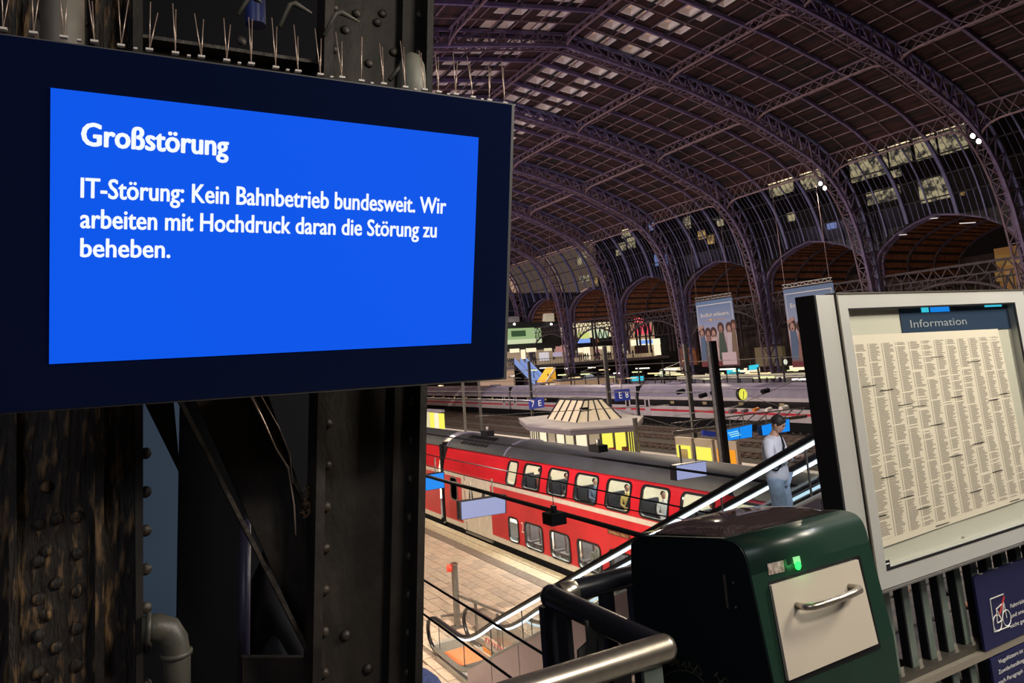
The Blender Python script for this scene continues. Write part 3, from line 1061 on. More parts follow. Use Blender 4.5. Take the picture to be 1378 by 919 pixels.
# end-compartment window and vents, number, class mark, roof grille
w = make_window(cA, 32.85, 33.6, 1.45, 2.5, mat('frosted_green', (.25, .33, .25), .5), 'vestibule_window', fm=STEELD)
box2('luggage_hatch', (XS - .012, 32.3, .55), (XS, 33.9, 1.32), mat('deep_red', (.42, .01, .02), .35), cA)
box2('white_jamb', (XS - .012, 32.02, .2), (XS, 32.3, 2.7), CREAM, cA)
gr = MB()
for i in range(8):
    for j in range(7):
        a = (15.42 + .09 * i, 30.2 + .42 * j)
        z = 4.13 + .3 * min(1, (a[0] - 15.42) / .6)
        gr.box((a[0], a[1], z), (a[0] + .06, a[1] + .3, z + .05))
gr.out('roof_grille', BLACKM, cA, kind='stuff')
text('class_mark', '2', (XS - .02, 26.62, 1.0), (0, -1, 0), (0, 0, 1), .2, .42, PRINTW, cA)
box2('number_plate', (XS - .02, 19.4, 1.98), (XS, 20.6, 2.14), mat('plate_dark_red', (.12, .02, .02), .4), cA)
text('coach_number', 'DABpza 786.3', (XS - .03, 20.5, 2.02), (0, -1, 0), (0, 0, 1), 1.0, .08, mat('ochre_print', (.6, .5, .2), .5), cA)
text('coach_data', '31000 kg', (XS - .01, 22.7, .22), (0, -1, 0), (0, 0, 1), .7, .09, PRINTW, cA)
gp = thing('gangway', 'black rubber gangway bellows between the two red coaches', 'gangway', (16.4, 34.7, 0))
for j in range(5): box2('bellows_fold', (15.25 + .08 * (j % 2), 34.42 + .12 * j, .0), (17.6, 34.5 + .12 * j, 4.1), BLACKM, gp)


# seated passengers behind the windows
def passenger(x, y, zf, shirt, hair, facing, label, lean=0.0, arm=True):
    t = thing('person', label, 'person', (x, y, zf))
    M = Matrix.Translation((x, y, zf)) @ Matrix.Rotation(facing, 4, 'Z')
    # sitting figure facing local +y, seat height .42
    n = [((0, 0, .50), .14), ((0, .01, .72), .13), ((0, 0, .93), .14), ((0, 0, 1.05), .055), ((0, .01, 1.12), .05),
         ((-.19, 0, .96), .06), ((-.25, .08, .72), .045), ((-.12, .30, .66), .036), ((.19, 0, .96), .06), ((.25, .08, .72), .045), ((.12, .30, .66), .036),
         ((-.11, .08, .5), .09), ((-.13, .44, .52), .07), ((-.13, .46, .1), .045), ((.11, .08, .5), .09), ((.13, .44, .52), .07), ((.13, .46, .1), .045)]
    e = [(0, 1), (1, 2), (2, 3), (3, 4), (2, 5), (5, 6), (6, 7), (2, 8), (8, 9), (9, 10), (0, 11), (11, 12), (12, 13), (0, 14), (14, 15), (15, 16)]
    fig('body', n, e, shirt, t, 1, M)
    h = ellipsoid('head', (0, .03, 1.24), (.078, .095, .12), SKIN, t, M, 12)
    ellipsoid('hair', (0, -.005, 1.27), (.092, .10, .115), hair, t, M, 12, cut=-.02)
    ellipsoid('nose', (0, .125, 1.225), (.014, .02, .02), SKIN, t, M, 6)
    for s in (-1, 1):
        ellipsoid('eye', (s * .03, .113, 1.255), (.012, .01, .008), BLACK, t, M, 6)
        ellipsoid('hand', (s * .11, .34, .655), (.035, .055, .025), SKIN, t, M, 8)
    return t


def cm(n, c): return mat(n, c, .8)


PW = [(0, 3, 'navy_cloth', (.02, .03, .08), 3.14, 'passenger with dark jacket in the narrow upper train window'),
      (1, 2, 'grey_cloth', (.25, .24, .24), 0.0, 'passenger in grey seated at the second upper train window'),
      (2, 3, 'charcoal_cloth', (.03, .03, .035), 2.9, 'passenger in charcoal leaning at the third upper train window'),
      (4, 3, 'yellow_cloth', (.62, .48, .14), 2.6, 'passenger in a yellow top seated at the fifth upper train window'),
      (5, 3, 'pale_cloth', (.55, .56, .56), 2.7, 'passenger in a pale shirt with dark hair at the sixth upper train window'),
      (6, 2, 'brown_cloth', (.18, .10, .06), 0.0, 'passenger in brown at the last upper train window before the escalator')]
PW += [(1, 3, 'rust_cloth', (.25, .08, .04), 3.3, 'passenger in a rust-brown top at the second upper train window'),
       (2, 3, 'white_cloth', (.6, .58, .55), 0.2, 'passenger in white at the third upper train window'),
       (3, 3, 'blue_grey_cloth', (.12, .16, .24), 2.8, 'passenger in blue-grey at the fourth upper train window'),
       (4, 3, 'charcoal_cloth', (.03, .03, .035), 0.1, 'passenger in charcoal beside the one in yellow in the train')]
for wi, q, nm, c, f, lab in PW:
    u = UPW[wi]
    passenger(15.62, (u[0] + u[1]) / 2 + (.15 if f > 1 else -.15), 2.08 + .12, cm(nm, c), HAIR, f + .0, lab)
u = LOW[3]
passenger(15.55, 22.1, -.02, cm('dark_green_cloth', (.04, .05, .04)), HAIR, 2.4, 'bearded passenger in dark clothes looking out of the lower train window')
u = LOW[2]
passenger(15.75, 23.7, -.02, cm('beige_cloth', (.4, .34, .25)), mat('fair_hair', (.3, .2, .1), .7), 2.9, 'passenger in beige at the third lower train window')
passenger(15.75, 25.6, -.02, cm('white_cloth', (.6, .58, .55)), HAIR, 3.0, 'passenger in white at the second lower train window')

# ================================================================== WHITE EXPRESS TRAIN
XE = 60.0
gaps = [AX(p, 545, XE).y for p in (686, 858)]
ends = [(34, gaps[1] - .35, 'nearest coach, running behind the notice case'), (gaps[1] + .35, gaps[0] - .35, 'middle coach, behind the kiosk roof'), (gaps[0] + .35, 178, 'farthest coach, running behind the big screen')]
for y0, y1, lab in ends:
    t = thing('express_coach', 'white express train coach with red stripe, %s' % lab, 'train coach', (61.4, (y0 + y1) / 2, -.9), 'coaches of the white express train')
    lo = [(60.05, .1), (60, .55), (60, .75), (60, 1.0), (60, 1.4), (60, 1.55), (60, 2.15), (60.03, 2.5), (60.25, 3.2), (60.6, 3.7), (61.1, 3.98), (61.7, 3.98), (62.4, 3.6), (62.8, 2.4), (62.8, .1)]
    ms = [TWHITE, TWHITE, TSTRIPE, TWHITE, DWIN, DWIN, TWHITE, TGREY, TGREY, TGREY, TGREY, TGREY, TGREY, TWHITE]
    order = [TWHITE, TSTRIPE, DWIN, TGREY]
    n = len(lo)
    obj('body', [(x, y, z) for y in (y0, y1) for x, z in lo], [(i, i + 1, n + i + 1, n + i) for i in range(n - 1)] + [tuple(range(n)), tuple(range(n, 2 * n))], order, t, mi=[order.index(m) for m in ms] + [0, 0])
    box2('underframe', (60.2, y0 + .2, -.9), (62.6, y1 - .2, .15), BLACKM, t)
    for yd in (y0 + 1.6, y1 - 1.6):
        box2('door', (59.97, yd - .5, .15), (60.02, yd + .5, 2.4), mat('door_pale', (.5, .46, .5), .35), t)
        dw = box2('door_window', (59.95, yd - .25, 1.2), (59.99, yd + .25, 2.1), DWIN, t)
    yy = y0 + 3.4
    j = 0
    while yy < y1 - 4:
        w = box2('window', (59.96, yy, 1.56), (60.01, yy + 1.5, 2.14), DWIN, t)
        if j % 3 == 1: box2('lit_pane', (59.93, yy + .3, 1.7), (59.97, yy + .9, 2.0), mat('dim_interior', (.1, .08, .05), .4, emit=(.8, .55, .25), estr=.22), w)
        yy += 1.8
        j += 1
    for yy in (y0 + 6, y1 - 7): box2('roof_unit', (61, yy, 3.9), (62, yy + 2.4, 4.15), TGREY, t)
    bar('roof_edge_strip', (60.42, y0, 3.5), (60.42, y1, 3.5), .05, .05, TWHITE, t)  # pale strip along the roof edge
for y in gaps:
    g = thing('express_gangway', 'black gangway between white express coaches, %s' % ('near the platform eight sign' if y < 60 + 20 and y == gaps[1] else 'left one beside the big screen'), 'gangway', (61.4, y, 0), 'gangways of the white express train')
    box2('bellows', (60.25, y - .34, -.4), (62.6, y + .34, 3.8), BLACKM, g)
# pale train/canopy behind
cn = thing('platform_canopy', 'pale flat canopy running behind the white express train', 'canopy', (66.5, 55, 4))
box2('roof_slab', (65.4, 30, 4.3), (68, 71.5, 4.65), mat('canopy_white', (.62, .62, .52), .6), cn)
for y in (36, 44, 52, 60, 68): cyl('post', (66.7, y, 0), (66.7, y, 4.3), .1, DARK, cn, 8)
for y in (38, 47, 56, 64): box2('strip_light', (65.6, y, 4.22), (65.8, y + 3, 4.3), mat('canopy_lamp', (.5, .5, .3), .5, emit=(1, 1, .5), estr=1.2), cn)
rt_ = thing('regional_train', 'low dark-windowed train behind the pale canopy', 'train', (75, 60, 0))
box2('body', (74, 30, -.5), (76.8, 92, 3.2), mat('cream_body', (.4, .36, .3), .5), rt_)
box2('window_band', (73.96, 30, 1.3), (74.0, 92, 2.2), mat('lit_train_band', (.2, .15, .08), .4, emit=(1, .75, .4), estr=.35), rt_)
box2('roof', (74.2, 30, 3.2), (76.6, 92, 3.6), TGREY, rt_)

# ================================================================== KIOSK PAVILION
kk = thing('kiosk', 'glazed platform kiosk with flat brim roof and lit tapered lantern', 'kiosk', (32, 46, 0))
ring = [(30.6, 53.5), (27.6, 47), (27.3, 40.8), (31.2, 38.6), (35.9, 43.4), (36.6, 52.6)]
cx_, cy__ = 32.2, 46.2
prism('brim_roof', ring, 3.13, 3.25, mat('kiosk_brim', (.46, .42, .42), .55, noise=.2, scale=1), kk, 'z')
prism('brim_fascia', [(cx_ + (x - cx_) * .99, cy__ + (y - cy__) * .99) for x, y in ring], 2.8, 3.13, mat('fascia_grey', (.18, .16, .18), .5), kk, 'z')
inr = [(cx_ + (x - cx_) * .8, cy__ + (y - cy__) * .82) for x, y in ring]
lant_lo = [(cx_ + (x - cx_) * .72, cy__ + (y - cy__) * .72) for x, y in ring]
lant_hi = [(cx_ + (x - cx_) * .30, cy__ + (y - cy__) * .30) for x, y in ring]
ZL = 5.6
LANT = mat('lantern_glass', (.5, .42, .3), .5, emit=(1, .80, .50), estr=.36)
LO = [AZ(737, 564, 3.25), AZ(776, 569, 3.25), AZ(836, 563, 3.25)]
LO.append(LO[0] + LO[2] - LO[1])
HI = [AZ(753, 538, 4.65), AZ(786, 539.5, 4.65), AZ(810, 537.5, 4.65)]
HI.append(HI[0] + HI[2] - HI[1])
for i in range(4):
    a, b, c, d = LO[i], LO[(i + 1) % 4], HI[(i + 1) % 4], HI[i]
    n = 4
    for s in range(n):
        quad('lantern_pane', [a.lerp(b, s / n), a.lerp(b, (s + 1) / n), d.lerp(c, (s + 1) / n), d.lerp(c, s / n)], .03, LANT, kk)
        bar('lantern_bar', a.lerp(b, s / n) + V((0, 0, .05)), d.lerp(c, s / n) + V((0, 0, .05)), .09, .09, DARK, kk)
obj('lantern_cap', HI + [p + V((0, 0, .12)) for p in HI], [(0, 1, 2, 3), (7, 6, 5, 4), (0, 4, 5, 1), (1, 5, 6, 2), (2, 6, 7, 3), (3, 7, 4, 0)], DARK, kk)
for px, py in ((786, 552), (796, 550), (806, 549)):
    c = AZ(px, py, 4.0)
    box('roof_speaker', c, (.5, .5, .42), BLACKM, kk)
    bar('speaker_stand', c, (c.x, c.y, 3.25), .06, .06, DARK, kk)
bar('speaker_bar', AZ(780, 554, 4.0), AZ(812, 549, 4.0), .06, .06, DARK, kk)
for i in range(6):
    j = (i + 1) % 6
    a, b = V((*inr[i], 0)), V((*inr[j], 0))
    n = 3 if i == 3 else (7 if (b - a).length > 7 else 4)
    yl = i in (2, 3)
    for s in range(n):
        p, q = a.lerp(b, (s + .06) / n), a.lerp(b, (s + .94) / n)
        m = (YEL if (i == 3 or (i == 2 and s > 1)) else (CRE if s % 2 else SHOP))
        if i in (1, 2) and s % 3 == 1: m = mat('kiosk_dim_pane', (.3, .25, .2), .5, emit=(1, .8, .5), estr=.3)
        pan = quad('wall_pane', [p, q, q + V((0, 0, 2.8)), p + V((0, 0, 2.8))], .05, m, kk)
        bar('mullion', a.lerp(b, s / n), a.lerp(b, s / n) + V((0, 0, 2.8)), .14, .14, STEELD, kk)
    if i in (1, 2):
        for s in range(8):
            p = a.lerp(b, (s + .5) / 8)
            d = (p - V((cx_, cy__, 0))).normalized() * .12
            box('shelf_goods', p + d + V((0, 0, .9 + .5 * (s % 2))), (.35, .35, .6), [DARK, SLATM, TSTRIPE][s % 3], kk)

# second small glazed hut at the left edge behind the red train
hs = thing('waiting_shelter', 'small lit glass shelter behind the far end of the red train', 'shelter', (35, 68, 0))
a, b = AZ(574, 573, 1), AZ(598, 577, 1)
for s in range(4):
    p, q = a.lerp(b, s / 4 + .02), a.lerp(b, (s + 1) / 4 - .02)
    box2('glass_panel', (p.x, p.y, 0), (q.x, q.y - .05, 2.7), [CRE, YEL, SHOP, YEL][s], hs)
    bar('mullion', (p.x, p.y, 0), (p.x, p.y, 2.8), .16, .16, DARK, hs)
box2('roof', (a.x - .5, a.y - .8, 2.8), (b.x + .5, b.y + .8, 3.1), TGREY, hs)

# yellow and orange lit poster cases beyond the coach roof
for i, (x0, x1, m, lab) in enumerate(((908, 930, YEL, 'yellow lit poster case, left one of three beyond the coach roof'), (934, 958, YEL, 'yellow lit poster case, middle one of three beyond the coach roof'), (962, 991, ORA, 'orange lit poster case behind the black post'))):
    t = thing('poster_case', lab, 'poster case', AX((x0 + x1) / 2, 630, 28), 'lit poster cases on the kiosk platform')
    za, zb = 3.05, .9
    y_base = 33.2 - i * 1.45
    p, q = AY(x0, 600, y_base), AY(x1, 603, y_base)
    k = 29.2
    p, q = AX(x0, 592 + i * 4, k), AX(x1, 596 + i * 4, k)
    P = [V((k, p.y, 3.0)), V((k, q.y, 3.0)), V((k, q.y, 0)), V((k, p.y, 0))]
    quad('case', [v + V((.02, 0, 0)) for v in P], .25, mat('case_beige', (.45, .38, .28), .5), t)
    d = (q.y - p.y) * .08
    quad('lit_poster', [V((k - .02, p.y + d, 2.55)), V((k - .02, q.y - d, 2.55)), V((k - .02, q.y - d, .3)), V((k - .02, p.y + d, .3))], .03, m, t)
    if i == 0: quad('map_sheet', [V((k - .05, p.y + d * 3.5, 2.35)), V((k - .05, q.y - d * 3, 2.35)), V((k - .05, q.y - d * 3, 1.7)), V((k - .05, p.y + d * 3.5, 1.7))], .02, mat('map_ochre', (.5, .4, .15), .6), t)


# ================================================================== SIGNS, DISPLAYS, POSTS, WIRES
def sign(name, s, tl, tr, bl, cat, lab, y, m, tm, chars):
    P = [AY(*tl, y), AY(*tr, y), AY(tr[0] + bl[0] - tl[0], tr[1] + bl[1] - tl[1], y), AY(*bl, y)]
    t = thing(name, lab, cat, P[3])
    quad('board', P, .12, m, t)
    R = (P[1] - P[0])
    U = (P[0] - P[3])
    for cs, u0, w in chars:
        text('letter', cs, P[3] + R * u0 + U * .22 + V((0, -.03, 0)), R, U, R.length * w, U.length * .56, tm, t)
    top = (P[0] + P[1]) / 2
    bar('hanger', top + V((0, .06, 0)), top + V((0, .06, .8)), .05, .05, STEELD, t)
    return t


sign('track_sign', '7E', (712, 537.5), (732, 534.5), (713, 551), 'sign', 'blue track sign with 7 E left of the kiosk lantern', 50, SIGNB, SIGNW, (('7', .12, .2), ('E', .58, .2)))
sign('track_sign', 'E8', (827, 525), (847, 523), (829, 540), 'sign', 'blue track sign with E 8 right of the kiosk lantern', 50, SIGNB, SIGNW, (('E', .24, .2), ('8', .66, .2)))


def display(name, lab, pts, y, m, cat='display', back=None, extra=None):
    """pts: TL, TR, BR, BL pixels of the lit face, hung square to the tracks at distance y"""
    P = [AY(p[0], p[1], y) for p in pts]
    t = thing(name, lab, cat, (P[2] + P[3]) / 2, None)
    c = (P[0] + P[2]) / 2
    Q = [c + (p - c) * 1.07 + V((0, .03, 0)) for p in P]
    quad('housing', Q, .22, BLACK if back is None else back, t)
    quad('lit_face', P, .02, m, t)
    top = (P[0] + P[1]) / 2
    for s in (.25, .75):
        q = P[0].lerp(P[1], s) + V((0, .12, .03))
        bar('hanger', q, q + V((0, 0, .5)), .04, .04, STEELD, t)
    if extra: extra(t, P)
    return t


def rows(t, P):
    R, U = P[1] - P[0], P[0] - P[3]
    for j in range(3):
        o_ = P[3] + R * (.05 + .04 * j) + U * (.72 - .2 * j) + V((0, -.02, 0))
        quad('text_row', [o_, o_ + R * .38, o_ + R * .38 - U * .07, o_ - U * .07], .01, DISPT, t)
    quad('divider', [P[0].lerp(P[1], .48) + V((0, -.02, 0)), P[0].lerp(P[1], .50) + V((0, -.02, 0)), P[3].lerp(P[2], .50) + V((0, -.02, 0)), P[3].lerp(P[2], .48) + V((0, -.02, 0))], .01, BLACK, t)


display('departure_display', 'blue departure display at the left edge of the view over the near platform', [(560, 642), (597, 636), (598, 656), (561, 662)], 23.5, DISPB)
display('departure_display', 'wide blue departure display left of the person on the escalator', [(977, 579), (1012, 571), (1012, 588), (979, 593)], 27, DISPB, extra=rows)
display('departure_display', 'blue departure display behind the head of the person on the escalator', [(1025, 573), (1062, 564), (1063, 580), (1027, 586)], 26.5, DISPB)
display('departure_display', 'small cyan display under the far yellow billboard clock', [(849, 507), (866, 506), (866, 512), (849, 513)], 88, DISPC)
display('departure_display', 'small cyan display in the far opening right of the banner foot', [(1008, 492), (1021, 490), (1021, 497), (1008, 498)], 62, DISPC)
display('display_back', 'blank lavender display back hanging beside the coach doors', [(621, 676), (680, 667), (680, 690), (622, 699)], 19.5, PANELW, 'sign')
display('display_back', 'blank lavender display back hanging over the coach roof', [(911, 627), (950, 621), (951, 640), (912, 646)], 15.6, PANELW, 'sign')
sb = thing('small_blue_sign', 'small dark blue sign on the gantry above the yellow poster cases', 'sign', AX(954, 584, 27))
P = [AY(946, 579, 26.5), AY(963, 581, 26.5), AY(963, 588, 26.5), AY(946, 586, 26.5)]
quad('board', P, .1, SIGNB, sb)


def clock(lab, px, py, y, rad, m):
    c = AY(px, py, y)
    t = thing('station_clock', lab, 'clock', c)
    M = Matrix.Translation(c)
    cyl('case', c + V((0, .02, 0)), c + V((0, .25, 0)), rad * 1.12, BLACK, t, 28)
    cyl('dial', c + V((0, -.02, 0)), c + V((0, .03, 0)), rad, m, t, 28)
    bar('hour_hand', c + V((0, -.04, 0)), c + V((rad * .1, -.04, rad * .55)), .02, rad * .12, BLACK, t)
    bar('minute_hand', c + V((0, -.05, 0)), c + V((-rad * .25, -.05, -rad * .8)), .02, rad * .09, BLACK, t)
    for i in range(12):
        a = math.tau * i / 12
        d = V((math.sin(a), 0, math.cos(a)))
        bar('tick', c + d * rad * .78 + V((0, -.035, 0)), c + d * rad * .93 + V((0, -.035, 0)), .015, rad * .06, BLACK, t)
    return t


clock('yellow-lit round station clock above the blue displays', 1000, 530.5, 34, .37, CLOCKY)
clock('pale round clock beyond the white express train, right of the columns', 1057, 487, 56, .3, CLOCKW)
clock('pale round clock far off, right of the small cyan display', 890, 503, 88, .45, CLOCKW)


def mast(lab, pts, x, w, m=DARK, arms=()):
    p, q = AX(*pts[0], x), AX(*pts[1], x)
    t = thing('catenary_mast', lab, 'mast', (q.x, q.y, 0))
    top = p.z
    bar('pole', (q.x, q.y, -.9), (q.x, q.y, top), w, w, m, t)
    bar('rib', (q.x - w * .5, q.y, -.9), (q.x - w * .5, q.y, top), w * .3, w * .5, STEELD, t)
    box('base', (q.x, q.y, -.7), (w * 2.2, w * 2.2, .5), DARK, t)
    for z, l in arms:
        bar('arm', (q.x, q.y, z), (q.x - l, q.y, z + .35), .08, .08, STEELD, t)
        bar('stay', (q.x, q.y, z + 1.0), (q.x - l, q.y, z + .35), .04, .04, STEELD, t)
        cyl('insulator', (q.x - l * .25, q.y, z + .09), (q.x - l * .4, q.y, z + .14), .1, BLACKM, t, 10)
    return t


mast('thick black square mast beside the yellow clock', [(955, 459), (975, 617)], 24, .34, BLACK)
mast('slim catenary mast left of the thick black one, against the banner', [(923, 463), (932, 560)], 42, .3, DARK, ((6.2, 3),))
mast('catenary mast rising behind the kiosk lantern', [(811, 466), (820, 540)], 42, .32, DARK, ((6.3, 3),))
mast('thin mast beside the track sign with 7 E', [(713, 486), (716, 548)], 42, .26, DARK, ((6.0, 3),))
mast('thin grey mast at the left, between the big screen and the shelter', [(618, 500), (626, 570)], 30, .2, STEELD)
mast('thin grey mast just right of the leftmost one', [(645, 505), (647, 556)], 42, .26, STEELD)
mast('short lamp mast in front of the kiosk windows', [(853, 562), (858, 602)], 27, .2, STEELD)


def wire(lab, p, q, r, m=BLACKM, sag=0, name='overhead_wire', grp=None):
    p, q = V(p), V(q)
    if name == 'overhead_wire' and p.z > 26:
        for _i in range(80):
            if p.z > outer_at(min(66, 33 + abs(p.x - 33))) - .1: p = p.lerp(q, .03)
    pts = [p.lerp(q, i / 12) + V((0, 0, -sag * 4 * (i / 12) * (1 - i / 12))) for i in range(13)]
    t = thing(name, lab, 'wire', p, grp)
    tube('strand', pts, r, m, t, 6)
    return t


def along(px, py, z, y0, y1):
    p = AZ(px, py, z)
    return V((p.x, y0, z)), V((p.x, y1, z))


wire('thick black cable crossing in front of the red train lower deck', *along(720, 681, 5.0, 6.5, 34), .045)
wire('black overhead wire crossing the lower left platform, upper of two', *along(655, 833, 5.5, 4.4, 34), .012)
wire('black overhead wire nearest the platform escalator foot, lower of two', *along(630, 870, 5.5, 4.4, 34), .011)
wire('thin black wire across the upper windows of the red train', *along(760, 650, 5.2, 7.5, 60), .016)
wire('thin wire drooping between the upper windows and the escalator', AZ(560, 622, 5.4), AZ(1000, 712, 5.4), .01, sag=.1)
wire('black contact wire running just above the red train roof', *along(810, 617, 5.3, 9, 110), .03)
for i, (px, py) in enumerate(((735, 512), (735, 527), (760, 540), (700, 498))):
    wire('thin grey contact wire over the far tracks, %s' % ('highest against the white express roof', 'second one down over the express windows', 'third one down at its red stripe', 'one above the express roof line')[i], *along(px, py, 5.6 + .4 * i, 25, 117), .03, STEELD, grp='contact wires over the far tracks')
for i, (a, b) in enumerate((((970, 555), (1098, 500)), ((975, 520), (1085, 560)), ((640, 560), (900, 545)), ((820, 548), (965, 590)), ((905, 560), (1000, 545)))):
    wire('grey cross-span stay wire %s' % ('rising right above the clock', 'falling right below the clock', 'left of the kiosk lantern', 'falling to the poster cases', 'near the thick black mast')[i], AY(*a, 38), AY(*b, 34), .022, STEELD)
for i, ((a, b), y) in enumerate(((((690, 30), (700, 130)), 60), (((735, 60), (745, 160)), 60), (((1060, 20), (1080, 170)), 45), (((1207, 60), (1240, 330)), 50), (((1095, 250), (1110, 380)), 60), (((740, 290), (738, 410)), 90), (((1185, 0), (1250, 250)), 42))):
    wire('thin hanging wire from the roof, %s' % ('left of the ridge', 'just right of the ridge', 'below the upper skylights', 'before the second glazing bay', 'above the half-hidden banner', 'far left end of the hall', 'longest at upper right')[i], AY(*a, y), AY(*b, y), .025, GIRD)
# insulators and the dark box on the cable
bx = thing('signal_box', 'black rectangular loudspeaker box hung on the thick cable before the train', 'loudspeaker', AY(745, 697, 12))
c = AY(746, 697, 11.9)
box('housing', c, (.33, .34, .21), BLACKM, bx, R=Matrix.Rotation(math.radians(0), 4, 'Z'))
box('bracket', c + V((0, 0, .16)), (.08, .1, .14), BLACK, bx)
bar('hanger', c + V((0, 0, .1)), c + V((0, 0, .75)), .012, .012, BLACK, bx)
for px, py, z, lab in ((805, 603, 5.3, 'black insulator box on the wire above the train roof'), (656, 583, 5.3, 'black clamp with wires on the train roof line, farther left')):
    c = AZ(px, py, z)
    t = thing('line_insulator', lab, 'insulator', c)
    box('housing', c, (.34, .5, .2), BLACKM, t)
    cyl('knob', c + V((0, 0, .1)), c + V((0, 0, .26)), .07, STEELD, t, 10)
gt = thing('gantry', 'cluttered gantry beam with insulators above the poster cases', 'gantry', AX(960, 575, 27))
a, b = AY(905, 583, 29), AY(1085, 560, 29)
bar('beam', a, b, .12, .18, STEELD, gt)
bar('beam', a + V((0, 0, .5)), b + V((0, 0, .5)), .06, .06, STEELD, gt)
for i in range(10):
    p, q = a.lerp(b, i / 10), a.lerp(b, (i + 1) / 10) + V((0, 0, .5))
    bar('strut', p, q, .04, .04, STEELD, gt)
for px, py, m, s in ((917, 527, BLACKM, .3), (947, 532, BLACKM, .3), (962, 528, BLACKM, .28), (1031, 526, BLACKM, .34), (1018, 551, mat('orange_cover', (.7, .2, .02), .5), .25), (987, 553, GIRD, .3), (1003, 553, GIRD, .26), (1035, 551, WHITEP, .26), (1056, 549, WHITEP, .36)):
    c = AY(px, py, 30)
    cyl('insulator', c + V((-s, 0, -.03)), c + V((s * .6, 0, .04)), s * .42, m, gt, 10)

# banners
PEOPLE = [(.10, .52, (.10, .16, .28)), (.27, .50, (.30, .16, .14)), (.42, .50, (.55, .42, .42)), (.62, .56, (.06, .09, .07)), (.84, .55, (.52, .46, .52)), (.96, .58, (.2, .14, .1))]


def banner(lab, yl, yr, zt_, zb_, short):
    x = 62.0
    t = thing('hanging_banner', lab, 'banner', (x, (yl + yr) / 2, zb_), 'advertising banners before the side arches')
    W_, H_ = yl - yr, zt_ - zb_
    m = bpy.data.materials.new('banner_print')
    m.use_nodes = True
    nt = m.node_tree
    b = nt.nodes['Principled BSDF']
    geo = nt.nodes.new('ShaderNodeNewGeometry')
    sp = nt.nodes.new('ShaderNodeSeparateXYZ')
    mr = nt.nodes.new('ShaderNodeMapRange')
    mr.inputs[1].default_value = zb_
    mr.inputs[2].default_value = zt_
    rp = nt.nodes.new('ShaderNodeValToRGB')
    els = rp.color_ramp.elements
    els[0].position = 0
    els[0].color = (.10, .05, .06, 1)
    els[1].position = 1
    els[1].color = (.09, .18, .36, 1)
    for ps, cl in ((.12, (.22, .12, .12)), (.48, (.50, .40, .46)), (.62, (.26, .32, .52))):
        e = els.new(ps)
        e.color = (*cl, 1)
    nt.links.new(geo.outputs['Position'], sp.inputs[0])
    nt.links.new(sp.outputs[2], mr.inputs[0])
    nt.links.new(mr.outputs[0], rp.inputs[0])
    nt.links.new(rp.outputs[0], b.inputs['Base Color'])
    box2('cloth', (x, yr, zb_), (x + .05, yl, zt_), m, t)
    tr_ = MB()
    for dz in (.15, .5): tr_.bar((x, yr, zt_ + dz), (x, yl, zt_ + dz), .07, .07)
    for i in range(14): tr_.bar((x, yr + W_ * i / 14, zt_ + (.15 if i % 2 else .5)), (x, yr + W_ * (i + 1) / 14, zt_ + (.5 if i % 2 else .15)), .05, .05)
    tr_.out('carrier_truss', STEELD, t)
    X = x - .03

    def P(u, v, d=0): return V((X - d, yl - u * W_, zb_ + v * H_))
    for (u0, v0, u1, v1) in ((.04, .93, .96, .94), (.03, .50, .04, .94), (.96, .50, .97, .94)):
        quad('printed_line', [P(u0, v1), P(u1, v1), P(u1, v0), P(u0, v0)], .01, PRINTW, t)
    text('headline', 'Endlich anfeuern.', P(.12, .755, .02), (0, -1, 0), (0, 0, 1), W_ * .78, H_ * .055, PRINTW, t, bold=.01)
    text('subline', 'Ein ♥ für die Fans', P(.24, .69, .02), (0, -1, 0), (0, 0, 1), W_ * .55, H_ * .025, mat('orange_print', (.8, .45, .05), .5), t)
    for i, (u, v, c) in enumerate(PEOPLE):
        sk = mat('printed_skin_%d' % (i % 2), [(.45, .28, .24), (.36, .2, .17)][i % 2], .8)
        pc = mat('printed_cloth_%d' % i, c, .8)
        hc = mat('printed_hair', (.07, .035, .03), .8)

        def disc(name, cu, cv, ru, rv, mm, d):
            pts = [P(cu + ru * math.cos(q), cv + rv * math.sin(q), d) for q in [math.tau * j / 14 for j in range(14)]]
            obj(name, pts, [tuple(range(14))], mm, t)
        disc('printed_hair', u, v + .01, .085, .085, hc, .004 + .001 * i)
        quad('printed_torso', [P(max(0.01, u - .06), v - .06, .006 + .001 * i), P(min(.99, u + .06), v - .06, .006 + .001 * i), P(min(.99, u + .13), .10, .006 + .001 * i), P(max(.01, u - .12), .10, .006 + .001 * i)], .002, pc, t)
        disc('printed_face', u, v - .01, .045, .055, sk, .016 + .001 * i)
        disc('printed_mouth', u, v - .035, .014, .014, hc, .026)
    quad('printed_arm', [P(.0, .60, .03), P(.16, .64, .03), P(.16, .60, .03), P(.03, .55, .03)], .002, mat('printed_skin_0', (.45, .28, .24), .8), t)
    quad('printed_box', [P(.58, .20, .035), P(.95, .20, .035), P(.95, .02, .035), P(.58, .02, .035)], .002, mat('printed_pink', (.6, .48, .55), .8), t)
    quad('printed_footer', [P(0, .07, .03), P(.55, .07, .03), P(.55, 0, .03), P(0, 0, .03)], .002, mat('printed_maroon', (.18, .04, .05), .8), t)
    for s in (yr + .3, yl - .3): bar('suspension_wire', (x, s, zt_ + .5), (x, s, zt_ + 14), .03, .03, GIRD, t)
    return t


banner('large hanging advertising banner fully in view, cheering crowd printed below', 63.15, 57.35, 13.65, 5.9, False)
banner('large hanging advertising banner half hidden behind the notice case', 50.3, 44.4, 13.6, 5.5, True)

